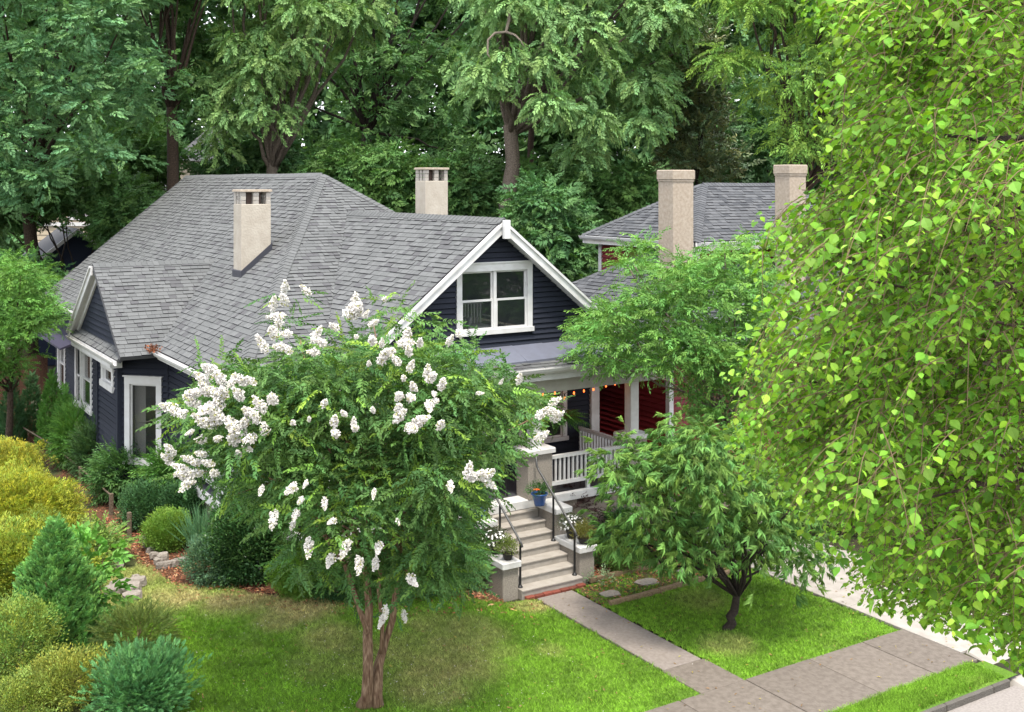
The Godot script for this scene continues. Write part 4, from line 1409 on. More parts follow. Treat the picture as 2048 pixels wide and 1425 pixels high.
		fc.append(Color(0.6, 0.58, 0.55) if petal else tone(Color(0.13, 0.08, 0.035) if rng.randf() < 0.7 else Color(0.2, 0.17, 0.04), 0.4, 0.1))
	var fm := many(self, "fallen_leaves", chip.mesh(), M.chips, fx, fc, true)
	fm.set_meta("label", "scattered dead leaves and white petals on lawn and paving")
	fm.set_meta("category", "leaves")
	# timber edgings on the right of the steps
	for e in [["timber_edging", "weathered timber edging strip along the mulch bed right of the steps", Vector3(13.62, 0, -18.66), Vector3(16.9, 0, -18.7)], ["timber_edging", "pale timber edging strip between leaf-strewn strip and right lawn", Vector3(13.2, 0, -17.42), Vector3(16.95, 0, -17.5)]]:
		var t := thing(e[0], e[1], "edging", e[2])
		for k in 3:
			var b := MB.new()
			var p: Vector3 = e[2].lerp(e[3], k / 3.0 + 0.003)
			var q: Vector3 = e[2].lerp(e[3], (k + 1) / 3.0 - 0.003)
			b.bar(p + Vector3(0, 0.035, 0), q + Vector3(0, 0.035 + rng.randf_range(-0.01, 0.01), rng.randf_range(-0.02, 0.02)), 0.09, 0.09)
			part(t, "plank", b, M.timber)
	var n := 0
	for e in [[1222, 1190, 0.42, 0.3], [1296, 1166, 0.5, 0.34], [1372, 1146, 0.36, 0.3]]:
		stone(on_y(e[0], e[1]), Vector3(e[2], 0.05, e[3]), "stepping_stone", "flat grey stepping stone in the leaf-strewn strip right of the path", "stepping stones right of the path")
func stone(at: Vector3, size: Vector3, called: String, label: String, group: String, tint := 1.0) -> void:
	var t := thing(called, label, "stone", at, group)
	var mb := MB.new()
	mb.tint = Color(tint, tint, tint)
	var off := rng.randf() * 100
	var n := 10
	var last := []
	for i in 6:
		var f := PI * i / 5.0
		var ring := []
		for k in n:
			var a := TAU * k / n
			var d := Vector3(sin(f) * cos(a), cos(f), sin(f) * sin(a))
			d = Vector3(signf(d.x) * pow(absf(d.x), 0.6), signf(d.y) * pow(absf(d.y), 0.6), signf(d.z) * pow(absf(d.z), 0.6))
			d *= 1.0 + nz.get_noise_3dv(d * 60.0 + Vector3.ONE * off) * 0.35
			ring.append(at + Vector3(0, size.y * 0.35, 0) + d * size / 2)
		if last:
			for k in n: mb.quad(last[k], last[(k + 1) % n], ring[(k + 1) % n], ring[k])
		last = ring
	part(t, "body", mb, M.stone)
# ---------------------------------------------------------------- crape myrtle
const PANICLES := [569,579,28, 614,584,24, 569,603,30, 545,614,30, 559,633,30, 557,648,28, 548,668,34, 576,668,26, 527,695,34, 559,695,28, 576,701,26, 630,676,34, 645,686,28, 630,705,26, 700,625,44, 710,613,36, 670,656,26, 713,674,16, 426,745,40, 409,764,32, 443,762,36, 485,762,34, 504,764,26, 468,760,28, 397,785,34, 414,783,34, 447,787,34, 430,783,28, 479,792,34, 388,808,40, 344,819,36, 365,829,34, 418,815,40, 439,808,36, 405,821,28, 544,800,38, 523,815,34, 500,827,34, 512,838,34, 489,848,34, 435,836,40, 464,846,34, 418,842,28, 647,810,24, 689,829,20, 586,846,18, 618,840,14, 668,848,30, 708,850,22, 405,846,34, 424,848,36, 479,863,40, 468,882,38, 504,876,30, 529,863,30, 437,878,26, 382,864,18, 405,880,26, 342,905,30, 339,922,28, 380,920,24, 405,909,26, 420,928,26, 397,926,26, 367,939,30, 374,947,32, 397,947,26, 380,962,34, 369,958,26, 430,947,26, 477,911,20, 498,899,20, 670,867,30, 710,857,24, 523,978,20, 586,975,32, 612,966,16, 602,1000,20, 649,1003,22, 548,1033,32, 592,1026,24, 586,1048,20, 666,1042,20, 618,1088,34, 712,627,40, 731,631,18, 744,648,24, 769,600,18, 744,682,30, 763,690,20, 813,675,32, 805,688,34, 839,688,24, 818,705,26, 771,711,36, 763,722,30, 782,703,28, 795,724,26, 820,737,24, 738,729,16, 860,756,34, 854,749,28, 883,772,30, 828,777,26, 868,787,18, 807,758,18, 799,794,30, 820,796,30, 858,810,32, 868,804,22, 797,817,26, 795,836,36, 835,844,36, 826,857,34, 816,855,26, 879,853,28, 746,822,18, 898,684,24, 919,667,28, 1037,762,24, 1001,766,12, 957,787,14, 1098,823,28, 1079,832,30, 1110,836,30, 1106,806,24, 1079,874,30, 936,948,34, 948,956,28, 969,952,36, 974,965,28, 900,969,24, 748,984,18, 795,1042,14, 757,1093,26, 717,1123,30, 750,1123,22, 692,1093,34, 662,1117,28, 718,1126,28, 759,1093,22, 752,1123,20, 821,1158,28, 771,1219,22, 765,1238,24, 807,1229,22]
func panicle(sd: int) -> ArrayMesh:
	var r := RandomNumberGenerator.new()
	r.seed = sd
	var mb := MB.new()
	for i in 115:
		var t := r.randf()
		var w := 0.5 * sin(PI * (0.1 + 0.8 * t)) * (1.25 - 0.85 * t) * r.randf_range(0.35, 0.75)
		var a := r.randf() * TAU
		var q := Vector3((t - 0.3) * 1.25, cos(a) * w, sin(a) * w) * (0.8 + 0.25 * r.randf())
		var k := r.randf_range(0.86, 1.0)
		mb.tint = Color(k, k * 0.97, k * 0.94) if r.randf() > 0.07 else Color(0.5, 0.5, 0.2)
		for j in 3:
			var d := Vector3(r.randfn(), r.randfn(), r.randfn()).normalized()
			leaf_at(mb, q, d, Vector3(r.randfn(), r.randfn(), r.randfn()).normalized(), 0.13, 0.12, 0.6, 0.3)
	return mb.mesh()
func myrtle() -> void:
	var D := 17.56
	var base := on_y(740, 1415)
	var t := thing("crape_myrtle", "crape myrtle with white flower clusters and bare forked reddish trunks on the front lawn", "tree", base)
	var stems := [
		[[728, 1424, .15], [734, 1395, .1], [736, 1340, .082], [735, 1270, .075], [738, 1215, .066], [730, 1130, .055], [690, 1000, .042], [640, 850, .026], [600, 680, .012]],
		[[737, 1268, .05], [722, 1228, .046], [690, 1130, .04], [600, 1000, .03], [480, 880, .02], [400, 820, .01]],
		[[754, 1424, .13], [752, 1390, .095], [757, 1330, .075], [770, 1285, .062], [785, 1240, .054], [792, 1180, .05], [840, 1070, .042], [910, 960, .03], [1000, 870, .018], [1080, 830, .008]],
		[[762, 1308, .035], [765, 1250, .032], [757, 1180, .032], [770, 1050, .03], [800, 880, .022], [760, 720, .014], [745, 640, .007]]]
	for s in stems:
		var pts := []
		var rad := []
		var k := 0
		for q in s:
			pts.append(at_d(q[0], q[1], D + 0.12 * sin(k * 1.3 + s.size()) + (0.1 if s.size() == 10 else 0.0)))
			rad.append(q[2] * rng.randf_range(0.92, 1.06))
			k += 1
		pts[0] = Vector3(pts[0].x, -0.05, pts[0].z) if s[0][1] > 1400 else pts[0]
		var mb := MB.new()
		mb.tube(pts, rad, 14)
		part(t, "trunk", mb, M.myrtle_bark, true)
	var poly := pol([525, 640, 550, 590, 600, 578, 640, 590, 655, 640, 690, 600, 730, 610, 770, 575, 805, 560, 815, 610, 840, 655, 875, 635, 905, 650, 930, 680, 960, 650, 1000, 640, 975, 690, 960, 725, 1040, 725, 1060, 770, 1120, 790, 1110, 835, 1060, 860, 1100, 890, 1040, 890, 1010, 900, 1000, 930, 975, 975, 955, 1000, 935, 1050, 930, 1090, 960, 1115, 930, 1140, 945, 1190, 900, 1185, 830, 1175, 810, 1225, 760, 1235, 705, 1215, 690, 1170, 590, 1180, 570, 1110, 620, 1070, 540, 1060, 500, 1030, 440, 1000, 425, 960, 360, 970, 330, 930, 330, 895, 400, 870, 330, 825, 350, 805, 400, 740, 470, 700, 520, 715, 540, 690])
	var body := pol([400, 775, 450, 735, 520, 735, 560, 715, 610, 690, 660, 700, 720, 665, 790, 690, 850, 680, 900, 710, 960, 740, 1040, 750, 1060, 790, 1105, 810, 1090, 850, 1040, 870, 1010, 900, 1000, 930, 975, 975, 955, 1000, 935, 1050, 930, 1090, 950, 1115, 930, 1140, 940, 1185, 900, 1180, 830, 1165, 790, 1200, 715, 1200, 690, 1165, 600, 1165, 575, 1110, 600, 1075, 545, 1050, 500, 1020, 450, 985, 430, 940, 370, 955, 345, 925, 400, 880, 380, 850, 350, 825])
	var cr := crown(body, D, 2.6, 230, 0.46, 34, 0.15, 0.8, 0.95)
	var loose := crown(poly, D, 2.7, 90, 0.34, 13, 0.05, 1.0, 0.97)
	cr.xfs.append_array(loose.xfs)
	# fill the far side too, so that the crown is a full round head
	var cols := []
	for x in cr.xfs: cols.append(tone(Color(0.055, 0.115, 0.03) if rng.randf() < 0.87 else Color(0.115, 0.2, 0.03), 0.45, 0.15))
	var br := MB.new()
	for i in 60:
		var e: Vector3 = cr.mids[i]
		var st := at_d(745 + (i % 5) * 14, 1120 - (i % 7) * 40, D + rng.randf_range(-0.3, 0.3))
		br.tube(wiggle(st, e, 5, 0.2, 0.2), taper(0.026, 0.004, 5), 6)
	part(t, "branches", br, M.myrtle_bark, true)
	many(t, "crown", SP.myrtle, M.leaf, cr.xfs, cols)
	var ms := [panicle(71), panicle(72), panicle(73), panicle(74)]
	for i in range(0, PANICLES.size(), 3):
		var px: float = PANICLES[i]
		var py: float = PANICLES[i + 1]
		var e := pow((px - 735) / 410.0, 2) + pow((py - 900) / 340.0, 2)
		var d := D - 3.05 * sqrt(maxf(1.0 - e * 0.8, 0.1)) - 0.15
		var p := at_d(px, py, d)
		var out := (p - (at_d(740, 960, D))).normalized()
		var dir := Vector3(out.x, out.y * 0.6 + (0.25 if py < 960 else -0.9), out.z) + Vector3(rng.randfn(), rng.randfn(), rng.randfn()) * 0.35
		var s: float = PANICLES[i + 2] * d / FP * 0.98
		put(t, "flower_cluster", ms[(i / 3) % 4], M.petal, orient(dir, rng.randf() * TAU, s, p))

# ---------------------------------------------------------------- the near tree on the right
const EDGE := [-400, 1640, -100, 1560, 0, 1598, 60, 1645, 120, 1650, 190, 1615, 250, 1640, 330, 1625, 380, 1560, 410, 1490, 480, 1478, 520, 1505, 570, 1512, 640, 1490, 700, 1468, 760, 1455, 805, 1418, 840, 1440, 890, 1470, 935, 1500, 975, 1480, 1010, 1540, 1050, 1590, 1100, 1650, 1150, 1690, 1200, 1715, 1225, 1790, 1255, 1880, 1290, 1960, 1330, 2030, 1360, 2100, 1500, 2600]
func edge(py: float) -> float:
	for i in range(0, EDGE.size() - 2, 2):
		if py <= EDGE[i + 2]: return lerpf(EDGE[i + 1], EDGE[i + 3], (py - EDGE[i]) / float(EDGE[i + 2] - EDGE[i]))
	return 3000.0
func fore_leaf() -> ArrayMesh:
	var mb := MB.new()
	var mid := [Vector3(0, 0, 0), Vector3(0.18, 0.02, 0), Vector3(0.45, 0.03, 0), Vector3(0.75, 0.0, 0), Vector3(1.0, -0.1, 0)]
	var wid := [0.03, 0.3, 0.4, 0.24, 0.0]
	for s in [1.0, -1.0]:
		for i in 4:
			var a: Vector3 = mid[i]
			var b: Vector3 = mid[i + 1]
			var c := b + Vector3(0.03, 0.09 * wid[i + 1] * 2, wid[i + 1] * s)
			var d := a + Vector3(0.03 * signf(i), 0.09 * wid[i] * 2, wid[i] * s)
			mb.tint = Color(1, 1, 1) if s > 0 else Color(0.93, 0.95, 0.93)
			mb.quad(a, b, c, d)
	mb.tint = Color(1.1, 1.0, 0.8)
	mb.quad(Vector3(-0.25, 0.0, 0.012), Vector3(0, 0, 0.012), Vector3(0, 0, -0.012), Vector3(-0.25, 0, -0.012))
	return mb.mesh()
func near_tree() -> void:
	var tp := CAM + fw * 7.8 + rt * 5.2
	tp.y = 0
	var t := thing("linden_tree", "tree with bright yellow-green heart-shaped leaves hanging over the driveway", "tree", tp)
	var tr := MB.new()
	var top := tp + Vector3(-0.1, 11, 0.1)
	tr.tube([tp + Vector3(0, -0.1, 0), tp + Vector3(0, 0.5, 0), tp + Vector3(0.05, 3, 0), tp + Vector3(-0.05, 7, 0.05), top], [0.32, 0.23, 0.2, 0.15, 0.05], 16)
	part(t, "trunk", tr, M.grey_bark, true)
	var c := CAM + fw * 7.8 + rt * 5.2 + Vector3(0, -0.2, 0)
	var leaf := fore_leaf()
	var shown := []
	var xfs := []
	var cols := []
	var twigs := MB.new()
	var limbs := MB.new()
	var count := 0
	var tries := 0
	var boughs := []
	var near_edge := 0
	while boughs.size() < 520 and tries < 400000:
		tries += 1
		var n := Vector3(rng.randfn(), rng.randfn(), rng.randfn()).normalized()
		var p := c + n * Vector3(4.9, 5.4, 4.9) * pow(rng.randf(), 0.28)
		var d := depth(p)
		if d < 2.8 or p.y < 1.8: continue
		var q := proj(p)
		var inside := q.x < 2200 and q.y > -150 and q.y < 1425
		if not inside and rng.randf() > 0.1: continue
		var m := q.x - edge(q.y)
		if m < 0: continue
		if m < 260 and absf(d - 7.0) > 0.9 + m / 95.0: continue
		if inside and m < 300:
			near_edge += 1
		elif boughs.size() - near_edge > 210: continue
		boughs.append(p)
	for h in boughs.size() * 34:
		var tip: Vector3 = boughs[h / 34]
		var away := Vector3(tip.x - tp.x, 0, tip.z - tp.z).normalized()
		var t2 := sqrt(rng.randf())
		var p := tip - away * 1.5 * (1.0 - t2) + away.cross(Vector3.UP) * rng.randfn() * 0.22 + Vector3(0, 0.28 * (1.0 - t2 * t2) + rng.randfn() * 0.07 - absf(rng.randfn()) * 0.08, 0)
		if proj(p).x < edge(proj(p).y) + 6: continue
		count += 1
		var out := Vector3(p.x - tp.x, 0, p.z - tp.z).normalized()
		var dir := (out + Vector3(rng.randfn() * 0.5, rng.randf_range(-0.5, 0.15), rng.randfn() * 0.5)).normalized()
		var len_ := rng.randf_range(0.2, 0.38)
		var pts := []
		var hang := rng.randf_range(0.35, 1.0)
		for k in 6:
			var f := k / 5.0
			pts.append(p + dir * len_ * (f - 0.5) + Vector3(0, -hang * len_ * f * f * 0.9, 0))
		if proj(pts[5]).x > edge(proj(pts[5]).y) and proj(pts[3]).x > edge(proj(pts[3]).y): twigs.tube(pts, taper(0.003, 0.001, 5), 4, false)
		if count % 110 == 0 and proj(p).x > edge(proj(p).y) + 130:
			limbs.tube(wiggle(tp + Vector3(0, clampf(p.y - 1.0 + rng.randf_range(-1, 0.5), 3.5, 10.5), 0), pts[0], 7, 0.3, 0.3), taper(0.036, 0.005, 7), 7)
		var nl := rng.randi_range(7, 11)
		for k in nl:
			var f := (k + 0.5) / nl
			var at: Vector3 = pts[int(f * 5)].lerp(pts[mini(int(f * 5) + 1, 5)], fmod(f * 5, 1.0))
			var side := dir.cross(Vector3.UP).normalized() * (1.0 if k % 2 == 0 else -1.0)
			var ld := (dir * 0.4 + side * 0.8 + Vector3(rng.randfn() * 0.25, rng.randf_range(-0.95, -0.05), rng.randfn() * 0.25)).normalized()
			var s := rng.randf_range(0.024, 0.064) * (1.0 if f < 0.8 else 0.75)
			var la := at + ld * s * 0.3
			if proj(la).x < edge(proj(la).y) - 14: continue
			var xf := orient(ld, rng.randf_range(-0.7, 0.7), s, la)
			var col := tone(Color(0.1, 0.2, 0.018), 0.55, 0.18)
			if f > 0.7 and rng.randf() < 0.5: col = tone(Color(0.16, 0.275, 0.035), 0.3, 0.12)
			xfs.append(xf)
			cols.append(col)
	# nearest leaves in view become single parts
	var order := range(xfs.size())
	var size := []
	for i in xfs.size():
		var q := proj(xfs[i].origin)
		size.append(xfs[i].basis.x.length() / depth(xfs[i].origin) if q.x > 0 and q.x < 2048 and q.y > 0 and q.y < 1425 else 0.0)
	order.sort_custom(func(a, b): return size[a] > size[b])
	var lm := []
	for k in 6:
		var v := mat("near_leaf", 0.13, 0.27, 0.022, 0.6)
		var cc := tone(Color(0.11, 0.21, 0.022), 0.45, 0.18)
		v.albedo_color = cc.linear_to_srgb()
		v.backlight_enabled = true
		v.backlight = Color(0.6, 0.65, 0.2).linear_to_srgb()
		lm.append(v)
	var rx := []
	var rc := []
	for k in order.size():
		var i: int = order[k]
		if k < 300: put(t, "leaf", leaf, lm[k % 6], xfs[i])
		else:
			rx.append(xfs[i])
			rc.append(cols[i])
	many(t, "foliage", leaf, M.leaf_fore, rx, rc, true)
	part(t, "twigs", twigs, M.twig)
	part(t, "branches", limbs, M.brown_bark, true)
	var lb := MB.new()
	lb.tube([tp + Vector3(0, 6.2, 0), at_d(2150, 700, 8.2), at_d(2040, 728, 8.0), at_d(1960, 738, 7.9), at_d(1900, 742, 7.8), at_d(1830, 752, 7.7), at_d(1700, 745, 7.5), at_d(1560, 775, 7.3)], [0.08, 0.06, 0.05, 0.045, 0.03, 0.022, 0.014, 0.005], 10)
	part(t, "limb", lb, M.pale_branch, true)
	lb = MB.new()
	lb.tube([tp + Vector3(0, 9.0, 0), at_d(2300, 262, 6.0), at_d(2050, 277, 5.4), at_d(1965, 280, 5.3), at_d(1890, 270, 5.3)], [0.05, 0.028, 0.02, 0.015, 0.006], 9)
	part(t, "limb", lb, M.dark_bark, true)

# ---------------------------------------------------------------- other trees
func gnd(p: Vector3) -> Vector3: return Vector3(p.x, 0, p.z)
func trees() -> void:
	# small trees right of the path
	var b := on_y(1455, 1258)
	tree("peach_tree", "small peach tree with drooping narrow dark leaves and black trunk on right lawn", b, at_d(1476, 1185, 20.7), 0.1, crown(pol([1235, 900, 1290, 860, 1350, 835, 1420, 850, 1490, 880, 1570, 930, 1620, 1010, 1660, 1110, 1600, 1150, 1545, 1110, 1500, 1130, 1460, 1110, 1400, 1130, 1330, 1120, 1290, 1080, 1230, 1105, 1205, 1060, 1235, 1010, 1200, 940]), 20.8, 1.7, 110, 0.42, 30, 0.1), SP.peach, Color(0.078, 0.155, 0.033), M.dark_bark, "", 0.45, 0.18, 22)
	var fork := MB.new()
	var e := on_y(1480, 1112)
	tree("cherry_tree", "slender light green tree rising behind the peach tree beside the porch corner", e, at_d(1450, 850, 24.0), 0.085, crown(pol([1135, 655, 1175, 630, 1225, 610, 1270, 560, 1235, 500, 1290, 478, 1330, 540, 1380, 520, 1450, 480, 1520, 470, 1570, 560, 1560, 700, 1520, 800, 1450, 860, 1400, 830, 1345, 745, 1260, 735, 1200, 745, 1130, 715, 1160, 690]), 23.6, 1.7, 165, 0.38, 26, 0.0, 0.5, 0.85), SP.cherry, Color(0.085, 0.18, 0.037), M.grey_bark, "", 0.35, 0.15, 26)
	# yellow-green small tree at the left rear corner
	b = gnd(at_d(20, 700, 31.0))
	tree("bushy_tree", "rounded yellow-green small tree at the left rear corner of the bungalow", b, b + Vector3(0, 2.5, 0), 0.12, crown(pol([-150, 620, -60, 540, -10, 512, 40, 512, 80, 545, 106, 590, 98, 650, 70, 700, 40, 735, 0, 760, -100, 780]), 31.0, 1.9, 90, 0.5, 34, -0.1), SP.cherry, Color(0.07, 0.155, 0.028), M.brown_bark, "", 0.35, 0.12, 10)
	# tall trees behind the houses
	var G := "tall trees behind the houses"
	b = gnd(at_d(60, 500, 46.5))
	tree("tall_tree", "broad tree with layered light green sprays behind the left end of the bungalow", b, b + Vector3(0, 8, 0), 0.35, crown(pol([-250, -350, 200, -350, 330, -150, 345, 20, 330, 130, 300, 200, 320, 260, 250, 330, 130, 330, 60, 420, -120, 440, -300, 300]), 43.0, 4.0, 230, 1.05, 42, 0.12, 0.5), SP.broad, Color(0.095, 0.19, 0.078), M.brown_bark, G, 0.35, 0.12, 26)
	b = gnd(at_d(372, 420, 46.0))
	tree("tall_tree", "tree with leaning brown trunk rising just behind the left end of the roof ridge", b, at_d(343, 215, 46.0), 0.34, crown(pol([250, -350, 520, -350, 480, -60, 420, 60, 440, 140, 400, 215, 350, 190, 300, 130, 330, 40, 260, -60]), 46.5, 2.6, 60, 0.9, 42, 0.2, 0.6), SP.dark, Color(0.055, 0.115, 0.035), M.brown_bark, G, 0.3, 0.12, 16)
	b = gnd(at_d(545, 420, 48.0))
	tree("tall_tree", "oak with drooping pale green sprays above the bungalow ridge", b, b + Vector3(0, 9, 0), 0.4, crown(pol([400, -400, 820, -400, 800, -50, 720, 60, 690, 190, 640, 110, 590, 200, 575, 265, 520, 230, 470, 330, 425, 290, 400, 180, 440, 60]), 47.0, 3.2, 160, 0.95, 42, 0.45, 0.7), SP.oak, Color(0.14, 0.235, 0.08), M.grey_bark, G, 0.35, 0.12, 22)
	b = gnd(at_d(700, 420, 58.0))
	tree("tall_tree", "dense leafy tree filling the gap between the two oaks", b, at_d(735, 250, 58.0), 0.4, crown(pol([560, -400, 1050, -400, 1020, 100, 960, 300, 900, 330, 820, 280, 700, 330, 600, 330, 560, 200]), 59.0, 3.5, 150, 1.2, 38, 0.2, 0.6), SP.dark, Color(0.055, 0.12, 0.035), M.dark_bark, G, 0.3, 0.12, 18)
	b = gnd(at_d(1014, 440, 43.0))
	var oak := tree("tall_tree", "oak with thick grey trunk and drooping sprays behind the front gable", b, at_d(1020, 250, 43.2), 0.42, crown(pol([850, -400, 1450, -400, 1400, -60, 1370, 120, 1350, 220, 1290, 320, 1260, 250, 1200, 300, 1150, 380, 1130, 310, 1080, 250, 1040, 215, 985, 225, 960, 320, 935, 240, 905, 130, 960, 60, 930, -100]), 42.5, 3.4, 220, 0.9, 42, 0.5, 0.75, 0.8), SP.oak, Color(0.14, 0.24, 0.085), M.grey_bark, G, 0.35, 0.12, 30)
	var bb := MB.new()
	bb.tube([at_d(1018, 15, 39.4), at_d(1018, 40, 39.4), at_d(1012, 64, 39.3), at_d(990, 66, 39.2), at_d(976, 80, 39.2), at_d(975, 108, 39.2), at_d(984, 122, 39.2)], [0.07, 0.06, 0.055, 0.045, 0.04, 0.035, 0.015], 8)
	bb.tube([at_d(1012, 64, 39.3), at_d(1030, 70, 39.2), at_d(1042, 82, 39.2), at_d(1049, 96, 39.2)], [0.05, 0.04, 0.03, 0.015], 8)
	var bbm := part(oak, "bare_branch", bb, M.pale_branch, true)
	bbm.set_meta("label", "pale bare hooked branch")
	b = gnd(at_d(1048, 420, 49.0))
	tree("tall_tree", "thin dark leaning tree right behind the thick grey oak trunk", b, at_d(1065, 220, 49.0), 0.2, crown(pol([1000, -200, 1200, -200, 1220, 200, 1100, 280, 1000, 150]), 49.0, 2.0, 40, 0.9, 40, 0.2), SP.dark, Color(0.035, 0.085, 0.022), M.brown_bark, G, 0.3, 0.12, 8)
	b = gnd(at_d(1600, 420, 40.0))
	tree("tall_tree", "light green tree with feathery compound leaves behind the red house", b, b + Vector3(0, 8, 0), 0.3, crown(pol([1440, -350, 1900, -350, 1900, 300, 1750, 340, 1690, 280, 1620, 330, 1560, 290, 1500, 240, 1470, 180, 1430, 130, 1460, 60, 1430, 0]), 38.5, 2.8, 170, 0.85, 38, 0.35, 0.6), SP.compound, Color(0.125, 0.22, 0.04), M.brown_bark, G, 0.35, 0.15, 24)
	b = gnd(at_d(1385, 420, 46.0))
	tree("magnolia_tree", "magnolia with glossy dark and rusty brown leaves behind the red house chimney", b, b + Vector3(0, 5, 0), 0.25, crown(pol([1330, 60, 1400, 40, 1450, 150, 1440, 250, 1490, 330, 1460, 370, 1380, 345, 1340, 330, 1310, 200]), 45.0, 1.8, 70, 0.7, 40, 0.1), SP.magnolia, Color(0.085, 0.11, 0.045), M.dark_bark, "", 0.5, 0.25, 12, M.leaf_gloss)
	b = gnd(at_d(1560, 420, 52.0))
	tree("tall_tree", "deep green tree filling the background behind the red house roof", b, b + Vector3(0, 6, 0), 0.3, crown(pol([1380, 150, 1800, 100, 1850, 420, 1600, 400, 1480, 380, 1400, 360]), 52.0, 2.5, 90, 1.0, 40, 0.1), SP.dark, Color(0.05, 0.11, 0.04), M.dark_bark, G, 0.3, 0.1, 10)
	# lower evergreen masses behind the bungalow, one tree each
	var U := "dark understory trees behind the bungalow"
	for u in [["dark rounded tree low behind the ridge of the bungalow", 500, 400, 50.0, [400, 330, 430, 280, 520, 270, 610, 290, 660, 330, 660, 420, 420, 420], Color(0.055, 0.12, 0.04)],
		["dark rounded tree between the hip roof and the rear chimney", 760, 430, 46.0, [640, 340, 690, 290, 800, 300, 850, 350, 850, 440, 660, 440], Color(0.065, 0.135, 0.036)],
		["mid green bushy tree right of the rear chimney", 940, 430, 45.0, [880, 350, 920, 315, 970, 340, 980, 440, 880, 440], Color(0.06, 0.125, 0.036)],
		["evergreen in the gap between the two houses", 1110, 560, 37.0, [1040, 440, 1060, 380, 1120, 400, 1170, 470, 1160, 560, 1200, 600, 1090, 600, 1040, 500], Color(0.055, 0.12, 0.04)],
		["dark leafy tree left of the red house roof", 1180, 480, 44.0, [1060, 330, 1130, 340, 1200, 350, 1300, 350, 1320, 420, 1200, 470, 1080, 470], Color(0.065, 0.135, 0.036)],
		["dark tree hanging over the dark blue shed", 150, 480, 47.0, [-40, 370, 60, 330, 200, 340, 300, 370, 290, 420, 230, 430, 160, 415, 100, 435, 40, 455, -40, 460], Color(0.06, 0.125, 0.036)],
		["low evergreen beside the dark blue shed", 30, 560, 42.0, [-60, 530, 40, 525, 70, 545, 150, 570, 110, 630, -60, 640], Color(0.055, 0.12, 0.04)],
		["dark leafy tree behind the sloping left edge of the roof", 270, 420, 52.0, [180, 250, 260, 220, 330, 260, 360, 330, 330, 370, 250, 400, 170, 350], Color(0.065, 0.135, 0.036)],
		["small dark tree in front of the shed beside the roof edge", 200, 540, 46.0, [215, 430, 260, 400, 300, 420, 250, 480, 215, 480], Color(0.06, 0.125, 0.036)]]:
		b = gnd(at_d(u[1], u[2], u[3]))
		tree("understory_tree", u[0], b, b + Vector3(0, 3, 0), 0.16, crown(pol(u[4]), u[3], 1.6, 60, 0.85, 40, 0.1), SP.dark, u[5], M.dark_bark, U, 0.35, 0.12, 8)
	# the wood far behind
	var xs := []
	var cs := []
	for i in 26000:
		var px := rng.randf_range(-300, 2350)
		var py := rng.randf_range(-420, 520)
		var d := rng.randf_range(78, 96)
		var hole := (px > 355 and px < 425 and py > 10 and py < 75) or (px > 370 and px < 445 and py > 230 and py < 350)
		if hole and rng.randf() < 0.93: continue
		var n := nz.get_noise_3d(px * 0.55, py * 0.8, d)
		if n < -0.4: continue
		xs.append(orient(Vector3(rng.randfn(), rng.randfn(), rng.randfn()), rng.randf() * TAU, rng.randf_range(3.0, 4.8), at_d(px, py, d)))
		cs.append(tone(Color(0.07, 0.14, 0.05), 0.4, 0.12))
	var fw_ := many(self, "far_wood", SP.dark, M.leaf, xs, cs, true)
	fw_.set_meta("label", "far dark green wood closing the view behind all the trees")
	fw_.set_meta("category", "wood")

